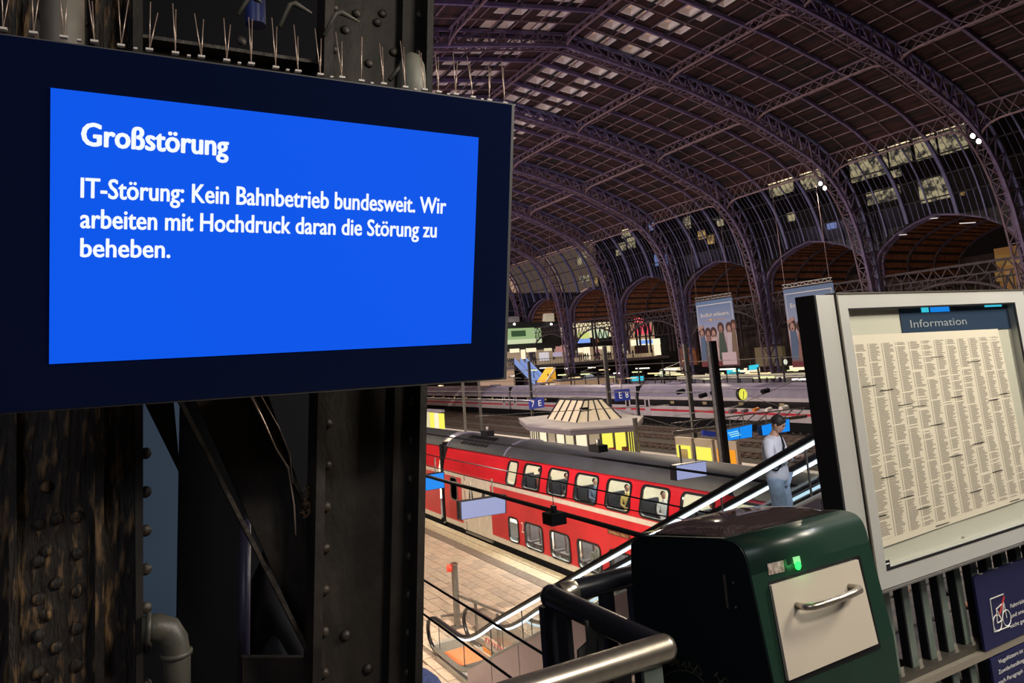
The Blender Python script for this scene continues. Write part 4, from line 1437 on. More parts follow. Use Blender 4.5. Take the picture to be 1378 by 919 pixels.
# ================================================================== FAR WALKWAY WITH SHOPS
fs_ = thing('far_walkway', 'far footbridge with railing and lit shopfronts across the end of the hall', 'footbridge', (70, 112, 7))
DY = 112
box2('deck', (40, DY, 6.7), (101, DY + 8, 7.2), mat('walkway_edge', (.12, .11, .13), .6), fs_)
bar('handrail', (40, DY, 8.25), (90, DY, 8.25), .1, .1, STEELD, fs_)
rl = MB()
for i in range(90): rl.bar((40 + .6 * i, DY, 7.2), (40 + .6 * i, DY, 8.25), .05, .05)
rl.out('balusters', STEELD, fs_, kind='stuff')


def z2(x, y): return (680 + x / 5.742, 400 + y / 5.742)


def fp(name, tl, br, m, d=1.2, th=.3, parent=None, dy=DY):
    a, b = AY(*z2(*tl), dy + d), AY(*z2(*br), dy + d)
    return box2(name, (a.x, dy + d, b.z), (b.x, dy + d + th, a.z), m, parent)


sh = thing('shop_building', 'black shop building on the far footbridge with a green lit billboard', 'shop', (70, 115, 7.2))
fp('dark_cladding', (-60, 200), (430, 395), mat('black_cladding', (.02, .022, .025), .6), 4, .4, sh)
fp('billboard', (10, 243), (283, 345), GREENB, 3.4, .2, sh)
fp('billboard_figure', (45, 260), (160, 300), mat('green_dark_print', (.03, .07, .03), .6, emit=(.05, .12, .05), estr=.5), 3.3, .05, sh)
text('billboard_word', 'sport', AY(*z2(210, 270), DY + 3.2), (1, 0, 0), (0, 0, 1), 1.3, .35, SIGNW, sh)
fp('billboard_base', (10, 330), (283, 350), mat('pale_green', (.3, .35, .25), .6, emit=(.7, .8, .5), estr=.7), 3.3, .05, sh)
fp('roof_plant', (310, 125), (380, 185), mat('cream_unit', (.5, .45, .35), .6, emit=(.8, .7, .5), estr=.3), 3.8, 1.5, sh)
fp('roof_plant', (20, 150), (110, 190), mat('grey_unit', (.3, .3, .32), .6), 3.8, 1.5, sh)
for u in (70, 355): 
    c = AY(*z2(u, 208), DY + 3.1)
    ellipsoid('spotlight', c, (.25, .2, .2), LAMPW, sh)
fp('shop_interior', (0, 395), (500, 505), mat('shop_back_warm', (.3, .22, .15), .7, emit=(1, .75, .5), estr=.22), 5.5, .3, sh)
for (u0, v0, u1, v1, m) in ((35, 400, 110, 425, SHOP), (120, 405, 158, 475, SHOP), (160, 395, 240, 420, SHOP), (262, 428, 340, 487, mat('pale_panel', (.5, .48, .5), .6, emit=(.85, .8, .85), estr=.6)), (368, 425, 440, 455, mat('lilac_panel', (.4, .35, .45), .6, emit=(.7, .6, .8), estr=.45)), (425, 225, 442, 325, SHOP), (300, 395, 360, 412, CRE), (390, 380, 470, 420, mat('rosy_wall', (.4, .2, .18), .7, emit=(.8, .4, .35), estr=.4))):
    fp('lit_shopfront', (u0, v0), (u1, v1), m, 2.8, .1, sh)
s2 = thing('shop_building', 'lit shop behind the left low arch with lime billboard', 'shop', (82, 115, 7.2))
fp('wall', (520, 200), (840, 330), CRE, 4, .3, s2)
fp('billboard', (560, 275), (650, 318), LIMEB, 3.2, .1, s2)
fp('billboard', (650, 232), (765, 268), mat('pale_billboard', (.5, .55, .35), .6, emit=(.8, .9, .6), estr=.7), 3.2, .1, s2)
fp('billboard', (680, 270), (800, 312), mat('sage_billboard', (.4, .5, .35), .6, emit=(.55, .75, .5), estr=.7), 3.2, .1, s2)
fp('shop_sign', (540, 325), (658, 350), BLUEB, 3, .1, s2)
fp('dark_fascia', (530, 318), (840, 372), DARK, 3.6, .2, s2)
fp('shopfront', (530, 372), (840, 490), mat('shop_back_warm', (.3, .22, .15), .7), 5.5, .3, s2)
for (u0, v0, u1, v1, m) in ((540, 395, 600, 425, SHOP), (600, 375, 660, 480, SHOP), (700, 380, 760, 400, SHOP), (765, 360, 815, 430, CRE), (690, 400, 735, 470, mat('rosy_wall', (.4, .2, .18), .7))):
    fp('lit_shopfront', (u0, v0), (u1, v1), m, 4.8, .1, s2)
fp('orange_screen', (700, 325), (722, 345), ORA, 2.9, .1, s2)
s3 = thing('shop_building', 'lit shop behind the right low arch with red billboard', 'shop', (95, 115, 7.2))
fp('wall', (905, 200), (1215, 450), mat('beige_lit_wall', (.35, .27, .18), .7, emit=(.9, .65, .4), estr=.25), 5, .3, s3)
fp('billboard', (998, 215), (1130, 283), PINKB, 3.6, .2, s3)
fp('billboard_mark', (1020, 228), (1045, 250), mat('dark_red_mark', (.2, 0, .01), .5), 3.5, .05, s3)
fp('billboard_mark', (1070, 232), (1095, 250), mat('dark_red_mark', (.2, 0, .01), .5), 3.5, .05, s3)
fp('lit_fascia', (972, 330), (1208, 362), mat('fascia_light', (.6, .6, .4), .6, emit=(1, 1, .7), estr=.9), 3.4, .2, s3)
fp('shop_sign', (1032, 332), (1140, 356), BLUEB, 3.2, .1, s3)
fp('dark_shop_front', (1000, 372), (1105, 430), mat('maroon_front', (.12, .06, .06), .7), 3.4, .2, s3)
fp('lit_doorway', (1150, 365), (1205, 445), SHOP, 3.4, .2, s3)
fp('lit_side', (900, 360), (945, 430), CRE, 3.4, .2, s3)
for i in range(9):
    c = AY(*z2(1000 + 17 * (i % 5) + 5 * (i // 5), 168 + 22 * (i // 5) + random.uniform(-5, 5)), 100)
    if i == 0: rl_ = thing('string_lights', 'cluster of small red lamps above the red billboard', 'lights', c)
    ellipsoid('lamp', c, (.14, .14, .14), mat('red_lamp', (.3, 0, .02), .5, emit=(1, .12, .15), estr=1.6), rl_, seg=8)
# pedestrians on the far walkway (tiny)
ped_n = 0
pm = None
for u in (20, 34, 48, 62, 215, 232, 575, 590, 608, 622, 640, 690, 702, 715, 728, 990, 1140, 800, 815):
    c = AY(*z2(u, 480), DY + 2)
    c.z = 7.2
    t = thing('person', 'small dark figure of a pedestrian on the far footbridge', 'person', c, 'pedestrians on the far footbridge')
    if pm is None:
        pm = skin_mesh([((0, 0, .95), .15), ((0, 0, 1.25), .17), ((0, 0, 1.45), .09), ((0, 0, 1.65), .11), ((-.1, 0, .5), .08), ((-.12, .05, .05), .06), ((.1, 0, .5), .08), ((.12, -.1, .05), .06), ((-.24, 0, 1.1), .05), ((.24, 0, 1.1), .05), ((-.26, .1, .85), .04), ((.26, .12, .85), .04)],
                       [(0, 1), (1, 2), (2, 3), (0, 4), (4, 5), (0, 6), (6, 7), (1, 8), (8, 10), (1, 9), (9, 11)], 1)
        pm.materials.clear()
        pm.materials.append(mat('dark_clothes', (.03, .03, .04), .8))
    put(bpy.data.objects.new('body', pm), t, Matrix.Translation(c) @ Matrix.Rotation(random.uniform(0, 6), 4, 'Z'))
# escalator down from the far walkway, huts and stalls on the far platforms
fe = thing('far_escalator', 'blue-lit escalator descending from the far footbridge', 'escalator', AY(*z2(260, 655), 104))
a, b = AY(*z2(115, 490), DY), AY(*z2(275, 655), 104)
for dx in (-1.2, 0, 1.2):
    bar('balustrade', a + V((dx, 0, 0)), b + V((dx, 0, 0)), .12, 1.0, mat('blue_lit_rail', (.1, .14, .3), .4, emit=(.35, .5, 1), estr=.5), fe)
bar('underside', a + V((0, 0, -.7)), b + V((0, 0, -.7)), 2.6, .4, DARK, fe)
st = thing('market_tent', 'orange and white pitched stall roof at the foot of the far escalator', 'stall', AY(*z2(360, 655), 100))
P = [AY(*z2(*q), 100) for q in ((315, 655), (385, 545), (395, 655))]
obj('canvas', [P[0], P[1], P[2], P[0] + V((0, 3, 0)), P[1] + V((0, 3, 0)), P[2] + V((0, 3, 0))], [(0, 1, 2), (5, 4, 3), (0, 3, 4, 1), (1, 4, 5, 2), (2, 5, 3, 0)], mat('orange_canvas', (.6, .3, .03), .7, emit=(1, .5, .05), estr=.5), st)
bar('white_trim', P[0], P[1], .3, .2, WHITEP, st)
hr = thing('pitched_hut', 'dark pitched hut roof with white gable beyond the express train', 'hut', AY(*z2(600, 655), 98))
P = [AY(*z2(*q), 98) for q in ((455, 660), (500, 585), (620, 590), (590, 660), (745, 655), (665, 590))]
obj('roof', [P[0], P[1], P[2], P[3], P[0] + V((0, 1, 0)), P[1] + V((0, 2, 0)), P[2] + V((0, 2, 0)), P[3] + V((0, 1, 0))], [(0, 1, 2, 3), (7, 6, 5, 4), (0, 4, 5, 1), (2, 6, 7, 3), (1, 5, 6, 2), (0, 3, 7, 4)], DARK, hr)
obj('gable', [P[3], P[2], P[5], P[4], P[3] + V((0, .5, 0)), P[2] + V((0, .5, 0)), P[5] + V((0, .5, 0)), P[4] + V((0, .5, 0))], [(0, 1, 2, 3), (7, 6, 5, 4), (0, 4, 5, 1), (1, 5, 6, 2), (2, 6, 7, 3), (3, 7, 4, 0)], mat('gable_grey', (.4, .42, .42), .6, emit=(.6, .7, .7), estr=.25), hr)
quad('cyan_screen', [AY(*z2(610, 643), 97.9), AY(*z2(710, 640), 97.9), AY(*z2(710, 665), 97.9), AY(*z2(610, 665), 97.9)], .1, DISPC, hr)
# warm lit strip of stalls behind the express, in pieces
for i in range(15):
    u0 = 240 + 48 * i
    if 840 < u0 < 930: continue
    c = AY(*z2(u0, 560 + (i * 37 % 30)), 104 - (i % 3) * 3)
    w = .9 + (i * 13 % 7) * .12
    if c.x - w * 1.9 < 63.6: c.x = 63.6 + w * 1.9
    sn = ('amber-lit', 'pale cream-lit', 'dim orange-lit')[i % 3]
    t = thing('market_stall', '%s stall on the far platforms beyond the white express train' % sn, 'stall', (c.x, c.y, 0), '%s stalls on the far platforms' % sn)
    box('counter', (c.x, c.y, 2.0), (w * 3.4, 1.5, 3.6 + (i % 3) * .5), mat('stall_lit_%d' % (i % 3), (.4, .3, .2), .7, emit=[(1, .62, .3), (1, .85, .6), (.9, .55, .35)][i % 3], estr=[.35, .5, .2][i % 3]), t)
    box('roof', (c.x, c.y, 4.1 + (i % 3) * .25), (w * 3.8, 2, .25), TGREY, t)
# dim clutter right of the big columns
for i, (px, py, w, h, m, lab) in enumerate(((1010, 500, 18, 9, SHOP, 'bright stall'), (985, 500, 14, 6, DISPC, 'cyan-lit stall'), (1075, 495, 26, 5, SHOP, 'long bright light'), (925, 480, 26, 22, SLATM, 'brown shed'), (1035, 480, 40, 24, mat('olive_wall', (.16, .13, .08), .8, emit=(.4, .3, .15), estr=.08), 'olive wall'), (905, 500, 20, 10, CRE, 'cream stall'), (960, 505, 22, 5, CRE, 'cream lamp strip'))):
    a, b = AX(px - w / 2, py - h / 2, 73 + i * .3), AX(px + w / 2, py + h / 2, 73 + i * .3)
    t = thing('platform_stall', '%s on the far platform beyond the pale canopy' % lab, 'stall', (a.x, (a.y + b.y) / 2, 0), 'lights and stalls past the canopy')
    box2('body', (a.x, a.y, b.z), (a.x + .6, b.y, a.z), m, t)

random.seed(21)
fl_n = ['white', 'warm', 'pale yellow']
lampcols = [emis('far_lamp_white', (1, .95, .85), 1.6), emis('far_lamp_warm', (1, .72, .38), 1.3), emis('far_lamp_yellow', (.95, 1, .5), 1.1)]
for i in range(34):
    px = 690 + (1085 - 690) * (i + random.random() * .8) / 34
    py = 494 + random.random() * 17
    c = AX(px, py, 64 + random.random() * 14)
    if c.z < .3: continue
    t = thing('platform_lamp', 'small %s lamp among the far platforms past the express train' % fl_n[i % 3], 'lamp', (c.x, c.y, 0), 'small %s lamps on the far platforms' % fl_n[i % 3])
    box('lamp_head', c, (.4, 1.4 + random.random() * 1.6, .16), lampcols[i % 3], t)
    bar('lamp_post', c, (c.x, c.y, 0), .1, .1, DARK, t)
for i in range(12):
    px = 700 + 32 * i + random.random() * 10
    c = AX(px, 508, 63.8)
    t = thing('platform_post', 'dark slim post standing on the far platforms', 'post', (c.x, c.y, 0), 'dark posts on the far platforms')
    bar('post', (c.x, c.y, 0), (c.x, c.y, 5.2 + random.random() * 2), .16, .16, DARK, t)
    bar('arm', (c.x, c.y - 1.2, 5), (c.x, c.y + 1.2, 5), .1, .1, DARK, t)

# floodlights seen on the arches
for px, py, y, lab in ((1309, 183, 31.2, 'bright twin floodlight high on the nearest arch'), (1104, 247, 45.6, 'small bright floodlight high on the second arch'), (1226, 361, 31, 'pair of white lamps under the nearest side vault')):
    c = AY(px, py, y - 1)
    if px == 1226: c = AX(px, py, 80)
    t = thing('floodlight', lab, 'lamp', c)
    for q in (0, 1):
        d = V((0.15 * q, -.3 * q, -.55 * q))
        ellipsoid('lens', c + d, (.22, .16, .22), LAMPW, t, seg=10)
        box('housing', c + d + V((.15, .2, .08)), (.3, .25, .4), BLACKM, t)
for i, (px, py) in enumerate(((965 + 0, 295), (1252, 294), (1302, 300), (1211, 316))):
    c = AX(px, py, 71.0)
    t = thing('tube_light', 'white tube lamp fixed on the rim of the side vaults', 'lamp', c, 'tube lamps on the vault rims')
    bar('tube', c + V((0, -.7, -.1)), c + V((0, .7, .1)), .08, .08, mat('tube_dim', (.5, .5, .5), .5, emit=(1, .9, .9), estr=.5), t)


# ================================================================== ESCALATOR (near)
es = thing('escalator', 'long escalator with black handrails and white light strips down to the platform', 'escalator', (8.6, 18, 0))
SL = .505


def hz(y):
    """handrail height at y (smooth foot)"""
    if y <= 15.6: return 1.84 + (16.15 - y) * SL
    if y >= 18.2: return 1.02
    t = (y - 15.6) / 2.6
    a, b = 1.84 + (16.15 - 15.6) * SL, 1.02
    m0, m1 = -SL * 2.6, 0
    return (2 * t ** 3 - 3 * t ** 2 + 1) * a + (t ** 3 - 2 * t ** 2 + t) * m0 + (-2 * t ** 3 + 3 * t ** 2) * b + (t ** 3 - t ** 2) * m1


YT = 4.9
for x, nm in ((8.05, 'near'), (9.2, 'far')):
    ys = [YT + (19.6 - YT) * i / 60 for i in range(61)]
    line = [V((x, y, hz(y))) for y in ys]
    newel = [V((x, 19.6 + .62 * math.sin(a), 1.02 - .45 + .45 * math.cos(a))) for a in [math.radians(d) for d in range(15, 181, 15)]]
    pts = line + newel + [V((x, 19.2, .12))]
    mb = MB()
    sw = []
    for i, p in enumerate(pts):
        d = (pts[min(i + 1, len(pts) - 1)] - pts[max(i - 1, 0)]).normalized()
        sw.append((p, V((1, 0, 0)), V((1, 0, 0)).cross(d).normalized()))
    mb.sweep(sw, [(-.055, -.02), (-.04, -.045), (.04, -.045), (.055, -.02), (.045, .03), (-.045, .03)])
    mb.out('handrail', RAILBLACK, es, True)
    ll = [p + V((0, 0, -.085)) for p in line if p.y < 18.6]
    tube('light_strip', ll, .026, LED, es, 8)
    rr = [p + V((0, 0, -.13)) for p in line]
    tube('rail_profile', [p + V((0, 0, -.05)) for p in line], .02, ALU, es, 6)
    # glass panels
    gy = [YT + (19.4 - YT) * i / 9 for i in range(10)]
    for a, b in zip(gy, gy[1:]):
        sub = [a + (b - a) * i / 5 for i in range(6)]
        top = [(x, y, hz(y) - .1) for y in sub]
        bot = [(x, y, max(.12, hz(y) - .82)) for y in sub]
        obj('glass_panel', top + bot[::-1], [tuple(range(12))], BGLASS, es)
        bar('panel_joint', (x, b, hz(b) - .1), (x, b, max(.12, hz(b) - .82)), .02, .02, STEELD, es)
    # skirt / cladding
    cl = [YT + (17.4 - YT) * i / 9 for i in range(10)]
    sx = -.12 if nm == 'near' else .12
    for a, b in zip(cl, cl[1:]):
        zt1, zt2 = hz(a) - .79, hz(b) - .79
        bt1, bt2 = max(0, zt1 - 1.35), max(0, zt2 - 1.35)
        q = [(x + sx, a + .012, zt1), (x + sx, b - .012, zt2), (x + sx, b - .012, bt2), (x + sx, a + .012, bt1)]
        obj('cladding_panel', q + [(x + sx * .5, *p[1:]) for p in q], [(0, 1, 2, 3), (7, 6, 5, 4), (0, 4, 5, 1), (1, 5, 6, 2), (2, 6, 7, 3), (3, 7, 4, 0)], CLAD, es)
    tube('deck_trim', [V((x + sx * .5, y, max(.13, hz(y) - .78))) for y in ys], .06, ALU, es, 6)
    box2('newel_base', (x - .12, 17.4, 0), (x + .12, 19.4, .13), ALU, es)
for i in range(34):
    y = YT + .4 * i
    z = hz(y) - .95
    if z > .05:
        s_o = box2('step', (8.2, y, z - .2), (9.05, y + .4, z), mat('step_grey', (.12, .12, .13), .5, .6), es)
box2('comb_plate', (8.15, 17.6, .0), (9.1, 20.6, .03), ALU, es)
cp = MB()
for i in range(26): cp.box((8.2, 17.8 + .1 * i, .03), (9.05, 17.84 + .1 * i, .04))
cp.out('comb_grooves', STEELD, es, kind='stuff')
obj('soffit', [(7.9, YT, hz(YT) - 2.3), (9.35, YT, hz(YT) - 2.3), (9.35, 16, .02), (7.9, 16, .02)], [(0, 1, 2, 3)], DARK, es)

# second escalator beyond (lit strips right of the person)
e2 = thing('escalator', 'parallel escalator just beyond, its light strips right of the person', 'escalator', (10.5, 18, 0))
for x, off in ((10.3, .0), (11.45, .0)):
    pts = [V((x, y, hz(y) - .15)) for y in [YT + (18.4 - YT) * i / 40 for i in range(41)]]
    tube('handrail', pts, .05, RAILBLACK, e2, 8)
    tube('light_strip', [p + V((0, 0, -.1)) for p in pts], .024, LEDC, e2, 8)
    for a, b in zip(pts[::5], pts[5::5]):
        obj('glass_panel', [a, b, b + V((0, 0, -.7)), a + V((0, 0, -.7))], [(0, 1, 2, 3)], BGLASS, e2)
for i in range(32):
    y = YT + .4 * i
    z = hz(y) - 1.1
    if z > .05: box2('step', (10.42, y, z - .2), (11.33, y + .4, z), mat('step_grey', (.12, .12, .13), .5, .6), e2)

# things at the escalator foot
vp = thing('bollard_post', 'tall steel post with a red disc top by the escalator foot', 'post', (9.47, 21.3, 0))
box('pole', (9.47, 21.3, .92), (.13, .2, 1.84), STEELD, vp)
box('base_plate', (9.47, 21.3, .02), (.3, .34, .04), STEELD, vp)
cyl('red_disc', (9.47, 21.42, 1.72), (9.30, 21.5, 1.72), .11, mat('signal_red', (.7, .05, .03), .4, emit=(1, .08, .04), estr=.25), vp, 18)
box('top_cap', (9.47, 21.3, 1.87), (.16, .24, .05), STEEL, vp)
br_ = thing('barrier_rail', 'low steel barrier rail beyond the escalator foot', 'railing', (9.6, 21, 0))
for a, b in (((9.5, 21.2, .95), (9.9, 18.6, .95)), ((9.3, 22.2, .12), (10.1, 21.9, .12))): bar('rail', a, b, .06, .06, STEELD, br_)
for y in (19.0, 20.4): bar('post', (9.7, y, 0), (9.7, y, .95), .07, .07, STEELD, br_)
dk = thing('floor_grille', 'dark rectangular grille let into the paving by the escalator', 'grille', (10.4, 21, 0))
box2('frame', (9.9, 15.6, .0), (10.9, 22.3, .02), BAND, dk)
stx = thing('step_sign', 'red and white warning strips with orange patch at the escalator entry', 'sticker', (9.1, 18.3, .1))
for (y0_, y1_, z0_, z1_, m) in ((18.7, 17.4, .42, .53, PRINTR), (18.7, 17.5, .30, .41, PRINTW), (18.9, 18.4, .08, .24, mat('orange_sticker', (.9, .35, .02), .5))):
    box2('strip', (9.13, y0_, z0_), (9.15, y1_, z1_), m, stx)
for j in range(7): box2('white_dash', (9.12, 17.5 + .17 * j, .44), (9.13, 17.58 + .17 * j, .51), PRINTW, stx)
om = thing('floor_marking', 'orange floor marking at the escalator entry', 'marking', (8.6, 19.6, 0))
box2('paint', (8.2, 18.2, .032), (9.05, 19.7, .045), mat('orange_paint', (.75, .22, .08), .6), om)
ms_ = thing('waste_bin_orange', 'small orange waste container seen through the escalator glass', 'bin', (10.6, 17.4, 0))
cyl('drum', (10.6, 17.4, 0), (10.6, 17.4, .35), .13, mat('orange_plastic', (.85, .32, .02), .5), ms_, 14)

# ------------------------------------------------------------------ person on the escalator
# feet on the step at y about 7.5
PY = 7.52
PZ = hz(PY) - .95
pp = thing('person', 'person in loose white top and pale jeans looking at a phone on the escalator', 'person', (8.62, PY, PZ))
PM = Matrix.Translation((8.62, PY, PZ)) @ Matrix.Rotation(math.radians(-162), 4, 'Z') @ Matrix.Diagonal((1, 1, 1.0, 1))
# local: facing +y, x to the right of the figure
hd = V((0, .10, 1.58))
body = [((0, 0, .92), .13), ((0, 0, 1.08), .12), ((0, 0, 1.26), .14), ((0, .01, 1.38), .09), ((0, .04, 1.46), .052), ((0, .075, 1.53), .055),
        ((-.17, 0, 1.34), .055), ((-.24, .05, 1.08), .042), ((-.13, .30, 1.10), .033), ((.17, 0, 1.34), .055), ((.24, .05, 1.08), .042), ((.10, .30, 1.12), .033),
        ((-.09, 0, .86), .09), ((-.10, .02, .48), .058), ((-.10, -.01, .09), .04), ((-.10, .13, .04), .038), ((.09, 0, .86), .09), ((.10, .04, .48), .058), ((.10, .02, .09), .04), ((.10, .16, .04), .038)]
be = [(0, 1), (1, 2), (2, 3), (3, 4), (4, 5), (2, 6), (6, 7), (7, 8), (2, 9), (9, 10), (10, 11), (0, 12), (12, 13), (13, 14), (14, 15), (0, 16), (16, 17), (17, 18), (18, 19)]
fig('body', body, be, SKIN, pp, 2, PM)
HM = PM @ Matrix.Translation(hd) @ Matrix.Rotation(math.radians(-32), 4, 'X')
ellipsoid('head', (0, .01, 0), (.075, .095, .118), SKIN, pp, HM, 18)
ellipsoid('jaw', (0, .035, -.06), (.055, .06, .06), SKIN, pp, HM, 12)
ellipsoid('nose', (0, .098, -.01), (.012, .016, .022), SKIN, pp, HM, 8)
for s in (-1, 1):
    ellipsoid('ear', (s * .078, 0, -.005), (.012, .02, .03), SKIN, pp, HM, 8)
    ellipsoid('eye', (s * .03, .092, .02), (.014, .01, .006), BLACK, pp, HM, 8)
    ellipsoid('eyebrow', (s * .03, .095, .042), (.018, .008, .005), HAIR, pp, HM, 8)
ellipsoid('mouth', (0, .098, -.055), (.022, .008, .006), mat('lips', (.35, .12, .1), .5), pp, HM, 8)
ellipsoid('hair', (0, -.014, .035), (.09, .105, .112), HAIR, pp, HM, 18, cut=-.045)
ellipsoid('fringe', (0, .04, .088), (.068, .05, .032), HAIR, pp, HM, 12)
top = [((0, 0, .74), (.19, .16)), ((0, 0, .84), (.215, .175)), ((0, 0, 1.0), (.20, .16)), ((0, 0, 1.24), (.18, .14)), ((0, .01, 1.39), (.12, .10)), ((0, .02, 1.43), (.085, .075)),
       ((-.19, 0, 1.33), .085), ((-.28, .04, 1.08), .085), ((-.16, .24, 1.08), .062), ((.19, 0, 1.33), .085), ((.28, .04, 1.08), .085), ((.13, .24, 1.10), .062)]
fig('sweatshirt', top, [(0, 1), (1, 2), (2, 3), (3, 4), (4, 5), (3, 6), (6, 7), (7, 8), (3, 9), (9, 10), (10, 11)], SHIRT, pp, 2, PM)
jn = [((0, 0, .90), (.165, .13)), ((-.095, 0, .78), .12), ((-.11, .02, .46), .115), ((-.11, 0, .10), .11), ((.095, 0, .78), .12), ((.115, .03, .46), .115), ((.115, .01, .10), .11)]
fig('jeans', jn, [(0, 1), (1, 2), (2, 3), (0, 4), (4, 5), (5, 6)], JEANS, pp, 2, PM)
for s in (-1, 1):
    sh_ = fig('shoe', [((s * .11, -.06, .04), .045), ((s * .11, .08, .04), .048), ((s * .11, .18, .03), .035)], [(0, 1), (1, 2)], WHITEP, pp, 1, PM)
st_ = MB().tube([PM @ V(p) for p in ((-.13, -.05, 1.43), (-.10, .08, 1.42), (.0, .155, 1.28), (.12, .16, 1.08), (.2, .1, .95), (.17, -.1, .95), (0, -.17, 1.2), (-.13, -.05, 1.43))], .013, 6).out('bag_strap', BLACKM, pp, True)
for s in (-1, 1):
    hx, hy, hzz = (-.10, .345, 1.105) if s < 0 else (.07, .345, 1.13)
    pal = fig('hand', [((hx - s * .0, hy - .05, hzz), .028), ((hx, hy, hzz + .005), .032), ((hx, hy + .035, hzz + .01), .03)], [(0, 1), (1, 2)], SKIN, pp, 1, PM)
    for f in range(4):
        fx = hx + (f - 1.5) * .018
        L_ = (.05, .06, .055, .042)[f]
        fig('finger', [((fx, hy + .045, hzz + .012), .0085), ((fx - s * .006, hy + .045 + L_ * .6, hzz + .02), .008), ((fx - s * .02, hy + .045 + L_ * .8, hzz + .04), .007)], [(0, 1), (1, 2)], SKIN, pal, 1, PM)
    fig('thumb', [((hx - s * .028, hy, hzz + .012), .01), ((hx - s * .045, hy + .03, hzz + .03), .009), ((hx - s * .04, hy + .055, hzz + .04), .008)], [(0, 1), (1, 2)], SKIN, pal, 1, PM)
ph = thing('phone', 'dark phone held in both hands by the person on the escalator', 'phone', PM @ V((-.01, .40, 1.15)))
put(bpy.data.objects.new('slab', ubox(BLACK)), ph, PM @ Matrix.Translation((-.01, .395, 1.155)) @ Matrix.Rotation(math.radians(40), 4, 'X') @ Matrix.Diagonal((.075, .15, .009, 1)))
put(bpy.data.objects.new('screen', ubox(mat('phone_glow', (.1, .1, .1), .3, emit=(.6, .7, .9), estr=.8))), ph, PM @ Matrix.Translation((-.01, .392, 1.161)) @ Matrix.Rotation(math.radians(40), 4, 'X') @ Matrix.Diagonal((.068, .138, .003, 1)))

# ================================================================== WALKWAY AND ITS FITTINGS
wk = thing('floor_walkway', 'walkway floor at the photographer', 'floor', (2, 0, 6.25), kind='structure')
box2('slab', (-5.5, -12, 5.95), (12, 2.25, 6.25), mat('walkway_paving', (.10, .09, .085), .5, noise=.2, scale=3), wk)
# lower roof/ledge of clutter seen through the fence
ld = thing('service_ledge', 'grimy brown service ledge strewn with rubble below the fence', 'ledge', (3.2, 4, 6))
lm = mat('grimy_ledge', (.13, .10, .075), .9, noise=0, scale=4, col2=(.03, .025, .025), bump=.8)
for i in range(6):
    a = 2.3 + .4 * i
    box2('ledge_plank', (4.1, a, 6.0 - .02 * (i % 2)), (7.6, a + .37, 6.12), lm, ld)
for i in range(26):
    c = V((4.3 + random.random() * 2.8, 2.4 + random.random() * 1.7, 6.14))
    ellipsoid('rubble', c, (.03 + .05 * random.random(), .03 + .04 * random.random(), .02 + .02 * random.random()), random.choice([lm, SLATM, STEELD]), ld, seg=6)

# --- near handrail: along the walkway, corner, back to the fence line
ZR = 7.245
rA, rB, rC = V((-.6, 1.59, ZR)), AZ(893, 872, ZR), AZ(742, 803, ZR)
rD = V((rC.x + .5 * 3.0, rC.y, ZR))
rD = V((1.62, rC.y + .0, ZR))
nr = thing('railing', 'black railing with steel handrail turning a corner beside the green bin', 'railing', (rB.x, rB.y, 6.25))
cyl('steel_handrail', V((-.6, rB.y + .05, ZR)), rB, .034, STEEL, nr, 24)
ellipsoid('rail_end', rB, (.034, .034, .034), STEEL, nr, seg=16)
cyl('dark_handrail', rB + V((0, 0, -.004)), rC, .034, RAILBLACK, nr, 24)
ellipsoid('rail_knuckle', rC, (.037, .037, .037), RAILBLACK, nr, seg=16)
cyl('dark_handrail', rC, rD, .034, RAILBLACK, nr, 24)
cyl('highlight_sleeve', rC + V((.03, 0, .0)), rC + V((.09, 0, 0)), .0355, STEEL, nr, 24)  # bright steel band put where the dark rail shows a highlight
bar('flat_post', rC + V((0, .02, -.03)), V((rC.x, rC.y + .02, 6.25)), .06, .03, RAILBLACK, nr)
for s in (.12, .42):
    p = rB.lerp(rC, 1 - s)
    bar('flat_post', p + V((0, 0, -.03)), V((p.x, p.y, 6.25)), .02, .06, RAILBLACK, nr)
for px in (715, 790, 870):
    p = AZ(px, 905, ZR)
    q = V((p.x, rB.y + .02, ZR - .03))
    bar('flat_post', q, V((q.x, q.y, 6.25)), .055, .012, RAILBLACK, nr)
p = rB + V((-.045, .0, -.03))
bar('end_post', p, V((p.x, p.y, 6.25)), .06, .012, FENCEG, nr)
p = rB + V((-.25, .0, -.03))
bar('end_post', p, V((p.x, p.y, 6.25)), .05, .012, FENCEG, nr)
for px in (815, 850 + 4):
    p = AY(px, 795, rC.y)
    bar('flat_post', V((p.x, rC.y, ZR - .03)), V((p.x, rC.y, 6.25)), .045, .03, RAILBLACK, nr)
pl_ = thing('bracket_plate', 'black folded bracket plate fixed inside the railing corner', 'bracket', (rC.x + .05, rC.y - .2, 6.8))
P = [AY(*q, rC.y - .25) for q in ((789, 837), (792, 864), (779, 876), (780, 919), (800, 930), (805, 830))]
obj('plate', P + [v + V((0, .01, 0)) for v in P], [tuple(range(6)), tuple(range(6, 12))[::-1]] + [(i, (i + 1) % 6, 6 + (i + 1) % 6, 6 + i) for i in range(6)], mat('dull_olive_plate', (.05, .05, .045), .6), pl_)

